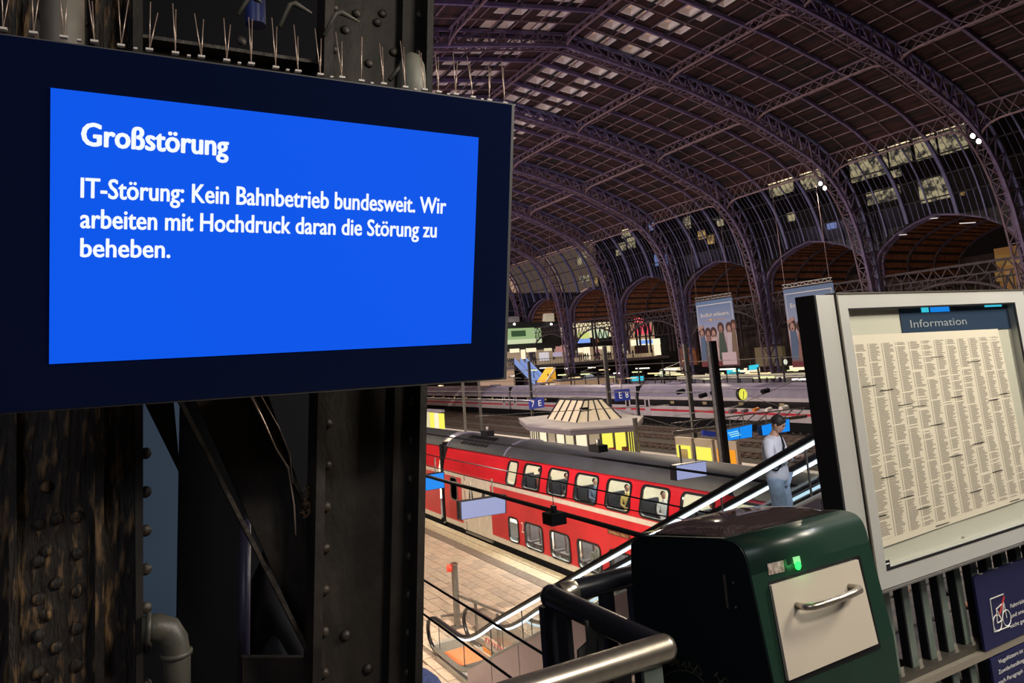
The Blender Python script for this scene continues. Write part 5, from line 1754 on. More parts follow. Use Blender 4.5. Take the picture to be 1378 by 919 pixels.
# --- fence under the notice case
FY = 2.10
fn = thing('fence', 'green-grey flat bar fence under the notice case', 'fence', (3, FY, 6.25))
fx = 2.02
FZT = 7.10
i = 0
while fx < 4.6:
    wide = i % 5 == 2
    bar('fence_bar', (fx, FY, 6.0), (fx, FY, FZT), .044 if not wide else .05, .012, FENCEG, fn, up=(0, 1, 0))
    box2('bar_edge', (fx - .030, FY - .004, 6.0), (fx - .019, FY + .034, FZT), BLACK, fn)
    fx += .137
    i += 1
bar('bottom_rail', AY(1240, 915, FY - .03) * 2 - AY(1378, 853, FY - .03), AY(1378, 853, FY - .03) + (AY(1378, 853, FY - .03) - AY(1240, 915, FY - .03)) * 2, .05, .03, mat('rail_bronze', (.33, .29, .23), .4, .5), fn)
_a, _b = AY(1240, 905, FY), AY(1378, 843, FY)
bar('rail_top_face', _a * 2 - _b, _b + (_b - _a) * 2, .06, .07, mat('rail_dark_bronze', (.07, .065, .055), .5, .5), fn)

# notice boards on the fence
nb = thing('notice_sign', 'navy notice with a crossed-out bicycle symbol fixed to the fence', 'sign', AY(1315, 775, FY - .08))
ya = FY - .06
P = [AY(1310, 777, ya), AY(1310 + 150, 777 - 55, ya), AY(1325 + 150, 876 - 68, ya), AY(1325, 878, ya)]
P[1].z = P[0].z
P[2].x = P[1].x
P[2].z = P[3].z
P[3].x = P[0].x
quad('board', P, .012, SIGNN, nb)
W_, H_ = P[1].x - P[0].x, P[0].z - P[3].z


def np_(px, py): v = AY(px, py, ya); return V((v.x, ya - .004, v.z))


fr = [np_(1349, 799), np_(1331, 806), np_(1337, 850), np_(1358, 842)]
pic = MB()
for a, b in zip(fr, fr[1:]): pic.bar(a, b, .003, .003)
pic.out('symbol_frame', PRINTW, nb)


def ringm(name, c, r, t, m):
    tube(name, [c + V((r * math.cos(q), 0, r * math.sin(q))) for q in [math.tau * i / 20 for i in range(20)]], t, m, nb, 5, True)


w1, w2 = np_(1341, 838), np_(1353.5, 831)
r_ = (w2 - w1).length * .42
ringm('bike_wheel', w1, r_, .0022, PRINTW)
ringm('bike_wheel', w2, r_, .0022, PRINTW)
bk = MB()
mid = (w1 + w2) / 2
seat, hbar = w1 + V((.01, 0, r_ * 1.7)), w2 + V((-.004, 0, r_ * 2.0))
for a, b in ((w1, mid), (mid, seat), (seat, hbar), (mid, hbar), (w1, seat), (w2, hbar)): bk.bar(a, b, .003, .003)
bk.out('bike_frame', PRINTW, nb)
bar('red_slash', np_(1350, 802), np_(1344, 826), .004, .005, PRINTR, nb)
for i, s in enumerate(('Fahrräder bitte', 'und ansonsten', 'nicht gestattet')):
    p = np_(1359, 818 + i * 13.5)
    text('notice_line', s, p, (1, 0, 0), (0, 0, 1), .23, .017, PRINTW, nb)
n2 = thing('notice_sign', 'navy notice with white bird feeding text, below the fence rail', 'sign', AY(1335, 910, FY - .08))
P = [AY(1333, 888, ya), AY(1333, 888, ya) + V((.5, 0, 0)), AY(1333, 888, ya) + V((.5, 0, -.35)), AY(1333, 888, ya) + V((0, 0, -.35))]
quad('board', P, .012, SIGNN, n2)
for i, s in enumerate(('Vogelfüttern ist untersagt.', 'Zuwiderhandlungen werden', 'nach Paragraph 3 verfolgt')):
    p = np_(1343, 893 + i * 14)
    text('notice_line', s, V((p.x, ya - .004, p.z)), (1, 0, 0), (0, 0, 1), .36, .017, PRINTW, n2)

# ------------------------------------------------------------------ notice case with timetable
BY = 1.95


def B(px, py, y=BY): return AY(px, py, y)


xl, zt2, zb2 = B(1125, 396).x, B(1125, 396).z, B(1185, 795).z
xr = B(1376, 388).x
nc = thing('notice_case', 'silver framed glass notice case holding a printed timetable sheet', 'notice case', ((xl + xr) / 2, BY, 6.25))
xg0, xg1 = B(1141, 413).x, B(1365, 405).x
zg1, zg0 = B(1250, 411).z, B(1188, 770).z
box2('frame_rail', (xl, BY, zg1), (xr, BY + .04, zt2), ALU, nc)
box2('frame_rail', (xl, BY, zb2), (xr, BY + .04, zg0), ALU, nc)
box2('frame_stile', (xl, BY, zg0), (xg0, BY + .04, zg1), ALU, nc)
box2('frame_stile', (xg1, BY, zg0), (xr, BY + .04, zg1), ALU, nc)
box2('frame_lip', (xl - .006, BY - .006, zb2 - .006), (xl, BY + .05, zt2 + .006), STEEL, nc)
box2('frame_lip', (xl - .006, BY - .006, zt2), (xr, BY + .05, zt2 + .006), STEEL, nc)
box2('frame_lip', (xl - .006, BY - .006, zb2 - .012), (xr, BY + .05, zb2 - .004), STEELD, nc)
gp = .018
for a, b in (((xg0, BY - .002, zg1 - .009), (xg1, BY + .002, zg1)), ((xg0, BY - .002, zg0), (xg1, BY + .002, zg0 + .010)), ((xg1 - .016, BY - .002, zg0), (xg1, BY + .002, zg1))): box2('gasket', a, b, BLACK, nc)
xs0, xs1 = B(1070, 398).x, B(1098, 396).x
hx0, hx1 = xs1, xl - .015
box2('housing_front', (hx0, BY + .002, zb2), (hx1, BY + .03, zt2 - .002), ALU, nc)
sd = AX(1070, 400, hx0)
box2('housing_side', (hx0 - .003, BY + .01, zb2), (hx0 + .004, sd.y, zt2), mat('case_side_dark', (.022, .020, .02), .5), nc)
box2('housing_body', (hx0 + .005, BY + .05, zb2 + .01), (xr + .3, sd.y, zt2 - .004), mat('case_back', (.25, .25, .24), .6), nc)
# hinge gap
box2('hinge_gap', (hx1, BY + .006, zb2), (xl - .006, BY + .03, zt2), BLACK, nc)
obj('glass', [V((xg0, BY + .004, zg1)), V((xg1, BY + .004, zg1)), V((xg1, BY + .004, zg0)), V((xg0, BY + .004, zg0))], [(0, 1, 2, 3)], CASEG, nc)
YP = BY + .035
box2('back_panel', (xg0 - .01, YP + .006, zg0 - .02), (xg1 + .01, YP + .012, zg1 + .02), mat('case_lining', (.52, .50, .42), .6), nc)
hb = mat('header_dark_blue', (.025, .045, .085), .35)
box2('header_panel', (B(1211, 420, YP).x, YP + .001, B(1230, 451, YP).z), (xg1, YP + .005, zg1 + .02), hb, nc)
text('header_word', 'Information', AY(1226, 441, YP - .001), (1, 0, 0), (0, 0, 1), (AY(1302, 441, YP).x - AY(1226, 441, YP).x), .036, mat('header_grey', (.30, .33, .36), .4), nc)
hp = thing('poster_strip', 'strip of small blue and white pictures reflected at the top of the case', 'poster', AY(1255, 415, YP)) if False else None
box2('header_reflection', (AY(1239, 412, YP).x, YP - .001, AY(1250, 420, YP).z), (AY(1250, 420, YP).x, YP, zg1), DISPC, nc)  # reflected pictures at the case top, put in as glowing patches
box2('header_reflection', (AY(1251, 412, YP).x, YP - .001, AY(1277, 419, YP).z), (AY(1278, 420, YP).x, YP, zg1), DISPB, nc)
box2('header_reflection', (AY(1325, 412, YP).x, YP - .001, AY(1330, 413, YP).z), (AY(1348, 412, YP).x, YP, zg1), DISPC, nc)
# timetable sheet, printed procedurally
pt = bpy.data.materials.new('timetable_print')
pt.use_nodes = True
nt = pt.node_tree
bs = nt.nodes['Principled BSDF']
bs.inputs['Roughness'].default_value = .55
uv = nt.nodes.new('ShaderNodeUVMap')
sep = nt.nodes.new('ShaderNodeSeparateXYZ')
nt.links.new(uv.outputs[0], sep.inputs[0])


def M_(op, a, b=None, c=None):
    n = nt.nodes.new('ShaderNodeMath')
    n.operation = op
    for i, v in enumerate((a, b, c)):
        if v is None: continue
        if isinstance(v, (int, float)): n.inputs[i].default_value = v
        else: nt.links.new(v, n.inputs[i])
    return n.outputs[0]


NCOL, NROW = 12, 150
u_, v_ = sep.outputs[0], sep.outputs[1]
cu = M_('MULTIPLY', u_, NCOL)
cf = M_('FRACT', cu)
ci = M_('FLOOR', cu)
rv = M_('MULTIPLY', v_, NROW)
rf = M_('FRACT', rv)
ri = M_('FLOOR', rv)
cmb = nt.nodes.new('ShaderNodeCombineXYZ')
nt.links.new(ci, cmb.inputs[0])
nt.links.new(ri, cmb.inputs[1])
wn_ = nt.nodes.new('ShaderNodeTexWhiteNoise')
wn_.noise_dimensions = '2D'
nt.links.new(cmb.outputs[0], wn_.inputs['Vector'])
length = M_('MULTIPLY_ADD', wn_.outputs[0], .35, .58)
ink_r = M_('LESS_THAN', rf, .66)
ink_a = M_('MULTIPLY', M_('GREATER_THAN', cf, .2), M_('LESS_THAN', cf, length))
ink_t = M_('MULTIPLY', M_('GREATER_THAN', cf, .05), M_('LESS_THAN', cf, .13))
skip = M_('GREATER_THAN', wn_.outputs[0], .06)
ink = M_('MULTIPLY', M_('MULTIPLY', M_('MAXIMUM', ink_a, ink_t), ink_r), skip)
inside = M_('MULTIPLY', M_('GREATER_THAN', v_, .03), M_('LESS_THAN', v_, .955))
ink = M_('MULTIPLY', ink, inside)
nz = nt.nodes.new('ShaderNodeTexNoise')
nz.inputs['Scale'].default_value = 300
nt.links.new(uv.outputs[0], nz.inputs['Vector'])
ink = M_('MULTIPLY', ink, M_('MULTIPLY_ADD', nz.outputs[0], 1.0, .35))
mx = nt.nodes.new('ShaderNodeMix')
mx.data_type = 'RGBA'
mx.inputs['A'].default_value = (.70, .62, .50, 1)
mx.inputs['B'].default_value = (.17, .145, .12, 1)
nt.links.new(ink, mx.inputs['Factor'])
nt.links.new(mx.outputs['Result'], bs.inputs['Base Color'])
PC = [AY(1145, 451.5, YP - .002), AY(1343, 442.5, YP - .002), AY(1388, 668, YP - .002), AY(1184, 738, YP - .002)]
N = 10
vs, fs, uvs = [], [], []
for j in range(N + 1):
    for i in range(N + 1):
        u, v = i / N, j / N
        p = PC[0].lerp(PC[1], u).lerp(PC[3].lerp(PC[2], u), v)
        vs.append(p + V((0, .0015 * math.sin(u * 9 + v * 4), 0)))
for j in range(N):
    for i in range(N): fs.append((j * (N + 1) + i, j * (N + 1) + i + 1, (j + 1) * (N + 1) + i + 1, (j + 1) * (N + 1) + i))
tt = thing('timetable', 'cream timetable sheet with columns of small print pinned inside the notice case', 'timetable', PC[3])
sheet = obj('sheet', vs, fs, pt, tt, True)
ul = sheet.data.uv_layers.new(name='UVMap')
for poly in sheet.data.polygons:
    for li in poly.loop_indices:
        vi = sheet.data.loops[li].vertex_index
        ul.data[li].uv = ((vi % (N + 1)) / N, 1 - (vi // (N + 1)) / N)
for px, py, w in ((1262, 479, 16), (1312, 485, 16), (1194, 524, 18), (1219, 544, 18), (1237, 546, 18), (1289, 533, 16), (1338, 537, 14), (1352, 529, 14), (1261, 571, 17), (1318, 596, 16), (1287, 613, 16), (1196, 642, 18), (1221, 669, 18), (1244, 684, 18), (1269, 706, 18), (1314, 661, 16), (1343, 634, 14), (1366, 673, 13), (1171, 518, 18), (1170, 650, 12), (1187, 694, 14)):
    a, b = AY(px - w / 2, py + 1.5, YP - .005), AY(px + w / 2, py - 1.5, YP - .005)
    b.z = a.z
    bar('print_bar', a, b, .004, .0008, BLACK, tt)
lk = thing('case_lock', 'small key lock plate at the lower edge of the notice case', 'lock', AY(1296, 725, BY))
c = AY(1296, 725, BY + .002)
tube('lock_ring', [c + V((.008 * math.cos(q), 0, .012 * math.sin(q))) for q in [math.tau * i / 14 for i in range(8)]], .0022, STEELD, lk, 5)
ml = thing('maker_label', 'small dark maker label in the lower left corner of the notice case', 'label', AY(1191, 761, BY))
a, b = AY(1187, 756, BY + .003), AY(1198, 763, BY + .003)
box2('plate', (a.x, a.y - .001, b.z), (b.x, a.y, a.z), BLACK, ml)
box2('plate_line', (a.x + .004, a.y - .002, (a.z + b.z) / 2), (b.x - .006, a.y - .001, (a.z + b.z) / 2 + .004), PRINTW, ml)
# edge of the neighbouring case and support posts
c2 = thing('notice_case', 'edge of a second silver notice case at the right edge of the view', 'notice case', (xr + .05, BY, 6.25))
box2('frame_stile', (xr + .012, BY, zb2), (xr + .06, BY + .05, zt2 + .004), ALU, c2)
box2('frame_panel', (xr + .06, BY + .01, zb2), (xr + .9, BY + .03, zt2 + .004), mat('case_back', (.25, .25, .24), .6), c2)
for x in (xs1 + .1, xr - .1): bar('support_post', (x, sd.y - .03, 6.25), (x, sd.y - .03, zb2 + .1), .05, .03, BLACK, nc)

# ------------------------------------------------------------------ green compacting bin
BF = 1.46
bxl = 1.53
bxr = AY(1168, 702, BF).x
zt_b = AX(975, 725, bxl).z
bn = thing('waste_bin', 'dark green compacting litter bin with cream drawer door', 'bin', ((bxl + bxr) / 2, 1.75, 6.25))
tA = math.radians(6)


def sidep(px, py): v = AX(px, py, bxl); return (v.y, v.z)


front = [sidep(975, 725), sidep(990, 729), sidep(1000, 738), sidep(1006, 752), sidep(1011, 775)]
p_low = sidep(1042, 919)
d = ((p_low[0] - front[-1][0]), (p_low[1] - front[-1][1]))
k = (6.3 - p_low[1]) / d[1]
low = (p_low[0] + d[0] * k, 6.3)
seam_t, seam_b = sidep(975, 725), (sidep(990, 919)[0], 6.3)
seam_b = (seam_t[0] + .0, 6.3)
for _ in range(2):
    f2 = [front[0]]
    for (ya_, za_), (yb2, zb2_) in zip(front, front[1:]): f2 += [(ya_ * .75 + yb2 * .25, za_ * .75 + zb2_ * .25), (ya_ * .25 + yb2 * .75, za_ * .25 + zb2_ * .75)]
    front = f2 + [front[-1]]
shell = front + [p_low, (p_low[0], 6.3), (seam_t[0] + .005, 6.3)]
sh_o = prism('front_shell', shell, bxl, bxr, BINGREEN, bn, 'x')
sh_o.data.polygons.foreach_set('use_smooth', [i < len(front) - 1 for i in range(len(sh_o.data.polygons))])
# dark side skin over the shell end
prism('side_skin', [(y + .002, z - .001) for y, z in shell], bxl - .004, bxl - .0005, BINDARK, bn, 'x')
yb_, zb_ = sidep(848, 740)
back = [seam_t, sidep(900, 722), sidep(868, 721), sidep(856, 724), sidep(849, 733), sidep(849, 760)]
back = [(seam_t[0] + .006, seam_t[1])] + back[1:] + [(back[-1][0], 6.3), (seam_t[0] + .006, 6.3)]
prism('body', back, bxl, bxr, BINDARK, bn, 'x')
# solar dome
dm = []
for j in range(7):
    t = j / 6
    dm.append((seam_t[0] + .02 + t * (back[3][0] - seam_t[0] - .05), 0))
DV, DF = [], []
nx, ny = 10, 8
for j in range(ny + 1):
    for i in range(nx + 1):
        u, v = i / nx, j / ny
        yy = seam_t[0] + .012 + v * (yb_ - seam_t[0] - .06)
        base = seam_t[1] + (back[2][1] - seam_t[1]) * v
        hgt = .028 * (1 - (2 * u - 1) ** 6) * (1 - (2 * v - 1) ** 4)
        DV.append((bxl + .02 + u * (bxr - bxl - .04), yy, base + hgt))
for j in range(ny):
    for i in range(nx): DF.append((j * (nx + 1) + i, j * (nx + 1) + i + 1, (j + 1) * (nx + 1) + i + 1, (j + 1) * (nx + 1) + i))
obj('solar_dome', DV, DF, mat('glossy_dome', (.03, .022, .02), .06, spec=.9), bn, True)


def slope_front(px, py, off=0):
    # point on the leaning front plane of the shell
    y0_, z0_ = front[-1]
    dy, dz = p_low[0] - y0_, p_low[1] - z0_
    n = V((0, -dz, dy)).normalized()
    if n.y > 0: n = -n
    p0 = V((0, y0_, z0_)) + n * off
    return AP(px, py, p0, n), n


def on_f(pts, off): return [slope_front(x, y, off)[0] for x, y in pts]


_, FN = slope_front(1100, 830)
dark_gap = on_f([(1034, 783), (1157, 747), (1186, 872), (1058, 924)], .001)
quad('door_gap', dark_gap, .004, BLACK, bn)
door = quad('drawer_door', on_f([(1038, 788), (1155, 753), (1182, 866), (1062, 916)], .010), .009, BINPLATE, bn)
H0, H1 = slope_front(1072, 815, .01)[0], slope_front(1143, 790, .01)[0]
up_ = V((1, 0, 0)).cross(FN)
hp_ = [H0, H0 + FN * .03, H0 + FN * .045 + V((.015, 0, 0)), H0.lerp(H1, .25) + FN * .052, H0.lerp(H1, .5) + FN * .055, H0.lerp(H1, .75) + FN * .052, H1 + FN * .045 - V((.015, 0, 0)), H1 + FN * .03, H1]
tube('handle', hp_, .0095, STEEL, door, 12)
quad('sensor_window', on_f([(1033, 759), (1054, 754), (1056, 769), (1035, 774)], .002), .004, mat('scratched_sensor', (.5, .42, .40), .3, noise=0, scale=90, col2=(.2, .14, .12)), bn)
quad('sensor_surround', on_f([(1054, 753), (1058, 752), (1060, 768), (1056, 769)], .002), .003, BLACK, bn)
quad('led_window', on_f([(1067, 750), (1076, 748), (1078, 757), (1069, 759)], .002), .003, mat('pale_green_led', (.2, .3, .2), .4, emit=(.25, .8, .3), estr=.6), bn)
lp = slope_front(1074, 761, .004)[0]
ellipsoid('green_lamp', lp, (.011, .006, .012), GREENL, bn, seg=12)
lamp('POINT', 'bin_led_glow', tuple(lp + FN * .03), .03, (.1, 1, .2), size=.01)
sp_ = AX(979, 795, bxl)
box2('side_latch', (bxl - .007, sp_.y - .003, sp_.z - .045), (bxl - .003, sp_.y + .004, sp_.z + .045), STEEL, bn)
for q in (-.035, .03): cyl('screw', (bxl - .007, sp_.y - .03, sp_.z + q), (bxl - .003, sp_.y - .03, sp_.z + q), .004, STEELD, bn, 8)
GM = mat('faint_gold_print', (.12, .10, .06), .5)
for i, ch in enumerate('GRAND HO'):
    if ch == ' ': continue
    px = 898 + 9.2 * i + (1.2 * i if i > 4 else 0)
    py = 892 + .28 * i * i + 1.1 * i
    c = AX(px, py, bxl - .006)
    ang = -.05 - .13 * i
    R_ = V((0, -math.cos(ang), math.sin(ang)))
    U_ = V((0, math.sin(ang) * -1 * -1, math.cos(ang)))
    U_ = V((0, math.sin(ang), math.cos(ang)))
    text('letter', ch, c, R_, U_, .026, .022, GM, bn)
tube('crest_ring', [AX(917 + 36 * math.cos(q), 938 - 36 * math.sin(q), bxl - .005) for q in [math.pi * i / 14 for i in range(15)]], .0012, GM, bn, 5)

# ================================================================== BIG SCREEN (near left)
TS = -.2084
D0 = 1.8
wv = V((0, -math.sin(TS), -math.cos(TS)))          # down along the screen
nv = V((1, 0, 0)).cross(wv).normalized()           # points away from viewer (+y)
if nv.y < 0: nv = -nv
SP0 = AY(355, 300, D0)


def S(px, py, off=0): return AP(px, py, SP0 + nv * off, nv)


dv = thing('display_screen', 'large blue information display reporting a major disruption, in dark housing', 'display', S(340, 540))
TLc, TRc, BRc, BLc = S(-60, 37), S(691, 141), S(680, 508), S(-60, 560)
quad('bezel', [S(-60, 38, .002), S(689, 141, .002), S(678, 508, .002), S(-60, 560, .002)], .07, BEZEL, dv)
quad('housing_rim', [S(-64, 36, .006), S(692.5, 140, .006), S(681.5, 510.5, .006), S(-64, 562, .006)], .10, FRAMEG, dv)
quad('lit_panel', [S(68, 118, -.001), S(644, 185, -.001), S(634, 462, -.001), S(66, 490, -.001)], .002, BLUE, dv)
for s, (lx, ly), (rx, ry), (tx, ty), bo in (('Großstörung', (110.3, 195), (306.5, 213), (110, 164.5), .029),
                                         ('IT-Störung: Kein Bahnbetrieb bundesweit. Wir', (109, 265.6), (599.7, 291), (109, 238.9), .019),
                                         ('arbeiten mit Hochdruck daran die Störung zu', (108.5, 306.5), (587, 320.5), (108.3, 280.5), .019),
                                         ('beheben.', (108.5, 345.5), (228.5, 347.5), (108.5, 320.5), .019)):
    L_, R_, T_ = S(lx, ly, -.003), S(rx, ry, -.003), S(tx, ty, -.003)
    text('text_line', s, L_, (1, 0, 0), -wv, (R_.x - L_.x), (T_ - L_).length, WTEXT, dv, heavy=bo)
# bird spikes on the top edge
sk_base = [S(5, 39, .03), S(690, 138, .03)]
EDG = [(4, 38), (21, 40), (45, 43.5), (86, 49), (127, 55), (163, 60.5), (201, 66), (236, 70.5), (271, 75.5), (305, 80.5), (338, 85), (371, 90), (401, 95), (431, 99.5), (460, 103.5), (486, 108), (516, 112), (545, 116.5), (571, 120), (590, 123), (613, 126), (636, 130), (658, 134), (679, 138)]
sk_i = 0
for i, (x, y) in enumerate(EDG):
    if i == 1: continue
    t = thing('bird_spike', 'pair of thin bird deterrent wires standing on the display housing', 'bird spike', S(x, y, .03), 'bird spikes along the top of the big display')
    b0 = S(x, y + 1, .03)
    box('clip', b0, (.016, .012, .005), mat('clip_white', (.6, .55, .52), .5), t)
    random.seed(i)
    hh = .128
    lean = random.uniform(-.35, .35) if i in (4, 6) else random.uniform(-.12, .12)
    if 0 < i < 4: hh = .14
    for s in (-1, 1):
        d_ = V((s * (.003 + .010 * random.random()) + .06 * lean, .01 * s, hh * random.uniform(.8, 1.05)))
        tube('spike_wire', [b0, b0 + d_], .0013, SPIKE, t, 5)
    if i % 2: box('spacer', b0 + V((.03, 0, -.003)), (.008, .01, .004), mat('clip_white', (.6, .55, .52), .5), t)

# ================================================================== RIVETED STEEL COLUMN (near left)
CYD = 2.4
cl = thing('steel_column', 'grimy riveted iron column on the left behind the big display', 'column', (.3, CYD, 6.25))


def C(px, py, y=CYD): return AY(px, py, y)


def plate(name, pts, y, th, m, parent=cl): return quad(name, [AY(px, py, y) for px, py in pts], th, m, parent)


plate('rust_plate', [(-160, -120), (178, -120), (190, 1060), (-160, 1060)], 2.42, .03, RUSTY)
plate('edge_flange', [(178, -120), (192, -120), (193, 1060), (184, 1060)], 2.33, .12, RUST)
plate('angle_strip', [(128, -120), (140, -120), (140, 1060), (128, 1060)], 2.38, .03, RUSTY)
plate('angle_strip', [(12, -120), (22, -120), (22, 1060), (12, 1060)], 2.38, .03, RUSTY)
plate('right_plate', [(443, -120), (545, -120), (528, 1060), (422, 1060)], 2.40, .03, RUST)
plate('right_flange', [(440, -120), (452, -120), (430, 1060), (418, 1060)], 2.30, .12, RUST)
plate('outer_flange', [(545, -120), (586, -120), (566, 1060), (520, 1060)], 2.36, .03, RUST)
plate('outer_edge', [(578, -120), (586, -120), (566, 1060), (556, 1060)], 2.28, .18, RUST)
plate('tie_plate', [(182, 70), (182, 54), (440, 88), (440, 330)], 2.45, .03, RUST)
plate('tie_plate', [(182, 60), (440, 92), (440, 260), (182, 240)], 2.44, .02, RUST)
bar('tie_edge', AY(182, 52, 2.40), AY(438, 90, 2.40), .06, .012, RIVET, cl)
plate('diagonal_brace', [(232, 470), (340, 470), (432, 740), (418, 880)], 2.47, .03, RUST)
bar('brace_edge', AY(222, 500, 2.42), AY(416, 880, 2.42), .07, .012, RIVET, cl)
bar('brace_edge', AY(330, 520, 2.42), AY(432, 720, 2.42), .06, .012, RIVET, cl)
plate('gusset', [(190, 520), (232, 520), (243, 640), (196, 545)], 2.46, .02, RUST)
plate('rear_web', [(243, 540), (330, 540), (330, 1000), (236, 1000)], 2.9, .05, BLACKM)
plate('bottom_tie', [(326, 885), (420, 885), (424, 960), (326, 960)], 2.6, .03, RUST)
tube('rear_tube', [AY(330, 700, 2.75), AY(327, 1000, 2.75)], .02, mat('dull_violet_tube', (.06, .05, .09), .4), cl, 10)
RV = []
for j in range(14):
    RV.append((74 + (2 if j % 2 else -12) * 1, 655 + 48 * j * .9, 2.42))
for j in range(7): RV += [(52, 705 + 50 * j, 2.42), (104, 695 + 50 * j, 2.42)]
for j in range(20):
    RV += [(450 - j * .9, 10 + 56 * j, 2.40), (565 - .9 * j, 20 + 52 * j, 2.36)]
RV += [(480, 18, 2.40), (465, 40, 2.4), (508, 30, 2.4), (497, 85, 2.40), (530, 70, 2.40), (465, 855, 2.4), (515, 18, 2.4), (495, 900, 2.4), (60, 20, 2.42), (110, 30, 2.42), (325, 55, 2.44), (300, 70, 2.44)]
for j in range(7): RV.append((196, 610 + 52 * j, 2.36))
for px, py, y in RV:
    c = AY(px, py, y - .005)
    ellipsoid('rivet', c, (.017, .012, .017), RUSTY if px < 190 else RIVET, cl, seg=10)
wg = thing('window_1', 'dim blue-grey window pane seen through the gap in the iron column', 'window', AY(215, 740, 4.2), kind='structure')
quad('pane', [AY(180, 520, 4.2), AY(262, 520, 4.2), AY(248, 850, 4.2), AY(180, 850, 4.2)], .02, PANE, wg)
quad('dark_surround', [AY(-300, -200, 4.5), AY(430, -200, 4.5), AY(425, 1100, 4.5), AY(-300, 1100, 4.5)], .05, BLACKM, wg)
pi = thing('pipe_elbow', 'grimy grey pipe elbow low in the gap of the iron column', 'pipe', AY(225, 900, 2.3))
tube('bend', [AY(190, 848, 2.3), AY(212, 844, 2.3), AY(226, 848, 2.3), AY(235, 862, 2.3), AY(238, 885, 2.3), AY(238, 960, 2.3)], .036, PIPE, pi, 14)
for (a, b) in (((196, 847), (202, 846)), ((237, 876), (237, 882))): tube('collar', [AY(*a, 2.3), AY(*b, 2.3)], .043, PIPE, pi, 14)
p2 = thing('pipe', 'pale vertical pipe behind the display at the top left', 'pipe', AY(85, 60, 2.25))
cyl('pipe_run', AY(84, -80, 2.2), AY(84, 130, 2.2), .055, mat('pale_pipe', (.15, .13, .11), .5, noise=.3, scale=8), p2, 24)
p3_ = thing('cable_duct', 'pale rounded duct end behind the display below the iron column top', 'duct', AY(552, 110, 2.1))
tube('duct', [AY(552, 150, 2.15), AY(554, 105, 2.15), AY(554, 88, 2.15), AY(553, 77, 2.15), AY(552, 72, 2.15)], [.052, .05, .045, .032, .012], mat('pale_duct', (.22, .22, .18), .5, noise=.3, scale=10), p3_, 18)
tube('duct_stay', [AY(548, 78, 2.15), AY(524, 108, 2.15)], .008, PIPE, p3_, 8)
for k, (pts, lab) in enumerate(((((376, 36), (390, 6), (397, 5), (420, 18)), 'dark bent hook on the display mount, left one of the pair'), (((436, 48), (452, 18), (460, 17), (484, 30)), 'dark bent hook on the display mount, right one of the pair'), (((320, 20), (336, -4), (345, -2), (352, 4)), 'dark bent hook at the very top edge of the view'))):
    t = thing('mounting_hook', lab, 'hook', AY(*pts[0], 2.0), 'hooks above the display')
    tube('rod', [AY(*q, 2.0) for q in pts], [.006, .007, .010, .003], PIPE, t, 8)
lx = thing('loose_wire', 'twisted loose wire with cobwebs hanging across the diagonal brace', 'wire', AY(380, 600, 2.38))
tube('strand', [AY(*q, 2.38) for q in ((336, 530), (352, 560), (372, 605), (388, 630), (396, 680), (398, 720))], .0028, SPIKE, lx, 5)
tube('strand', [AY(*q, 2.37) for q in ((350, 530), (375, 575), (390, 610), (394, 650))], .0018, SPIKE, lx, 5)
ds = thing('debris', 'clump of dry leaves and nest scraps caught on the column brace', 'debris', AY(420, 670, 2.4), kind='stuff')
mb = MB()
for i in range(90):
    c = AY(408 + random.random() * 22, 655 + random.random() * 40 + 0, 2.37 + random.random() * .02)
    q = c + V((random.uniform(-.012, .012), random.uniform(-.01, .01), random.uniform(-.01, .01)))
    mb.bar(c, q, .004, .003)
mb.out('scraps', mat('dry_leaf', (.20, .12, .06), .8), ds, kind='stuff')
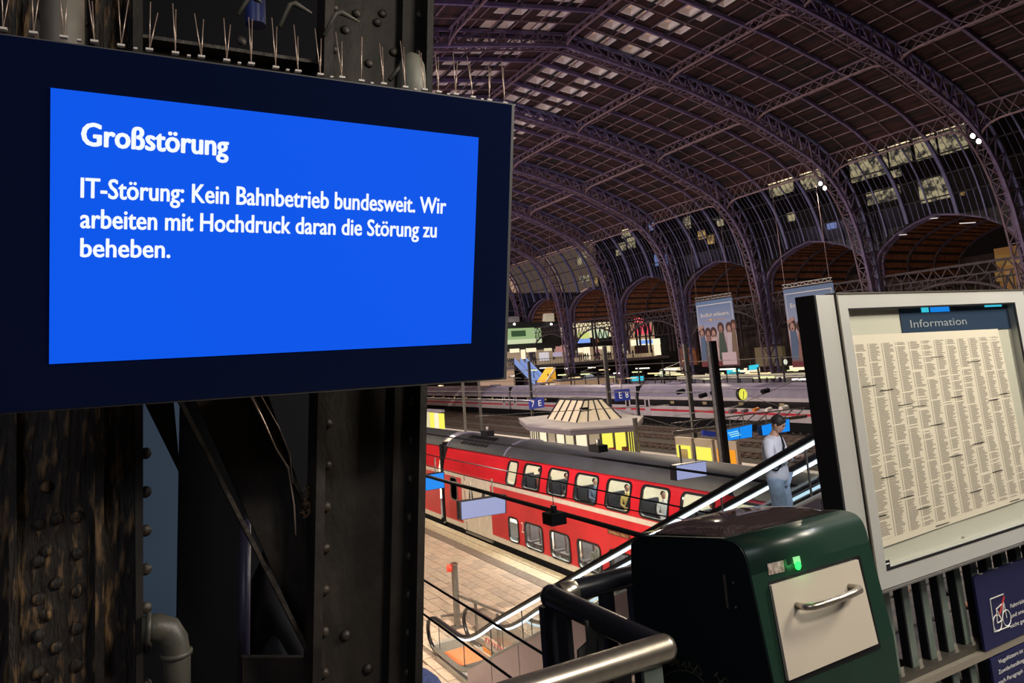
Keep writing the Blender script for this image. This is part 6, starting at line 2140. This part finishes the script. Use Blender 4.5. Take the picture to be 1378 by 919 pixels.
# reflection of a lit sign on the column plate, modelled as a blue tube
bp_ = thing('blue_reflection', 'dark blue tube put in for a sign reflection near the top of the view', 'tube', AY(342, 20, 2.55))
cyl('tube_run', AY(342, -60, 2.7), AY(344, 34, 2.7), .04, mat('blue_reflection', (.03, .05, .22), .4), bp_, 14)

# seated person behind the column, only a denim knee shows
kp = thing('person', 'person sitting behind the iron column with a blue denim knee showing', 'person', (1.05, 3.3, 6.25))
K = AY(577, 905, 3.1)
hipp = V((K.x - .62, K.y + .05, K.z - .06))
fig('body', [(tuple(hipp), .15), (tuple(hipp + V((-.05, 0, .28))), .14), (tuple(hipp + V((-.05, 0, .5))), .15), (tuple(hipp + V((-.02, 0, .62))), .06), (tuple(hipp + V((0, 0, .72))), .06),
             (tuple(hipp + V((-.02, .2, .46))), .055), (tuple(hipp + V((.1, .24, .2))), .045), (tuple(hipp + V((.3, .16, .16))), .035), (tuple(hipp + V((-.02, -.2, .46))), .055), (tuple(hipp + V((.1, -.24, .2))), .045), (tuple(hipp + V((.3, -.16, .16))), .035)],
    [(0, 1), (1, 2), (2, 3), (3, 4), (2, 5), (5, 6), (6, 7), (2, 8), (8, 9), (9, 10)], cm('black_cloth', (.008, .008, .012)), kp, 2)
ellipsoid('head', hipp + V((.03, 0, .80)), (.09, .075, .115), SKIN, kp)
ellipsoid('hair', hipp + V((.0, 0, .83)), (.1, .088, .11), HAIR, kp, cut=-.02)
fig('jeans', [(tuple(hipp), (.15, .13)), (tuple(hipp + V((.3, 0.02, .03))), .12), (tuple(K + V((0, 0, -.06))), .105), (tuple(K + V((.03, 0, -.25))), .09), (tuple(K + V((.02, 0, -.5))), .07)], [(0, 1), (1, 2), (2, 3), (3, 4)], DENIM, kp, 2)
pb = thing('bench', 'dark bench hidden behind the iron column', 'bench', (hipp.x, hipp.y, 6.25))
box('seat', (hipp.x, hipp.y, hipp.z - .17), (.5, 1.2, .06), DARK, pb)
for s in (-.5, .5): box('leg', (hipp.x, hipp.y + s, (hipp.z - .2 + 6.0) / 2), (.4, .06, hipp.z - .2 - 6.0), DARK, pb)
box('landing', (hipp.x + .2, hipp.y, 6.0), (1.6, 1.9, .12), DARK, pb)
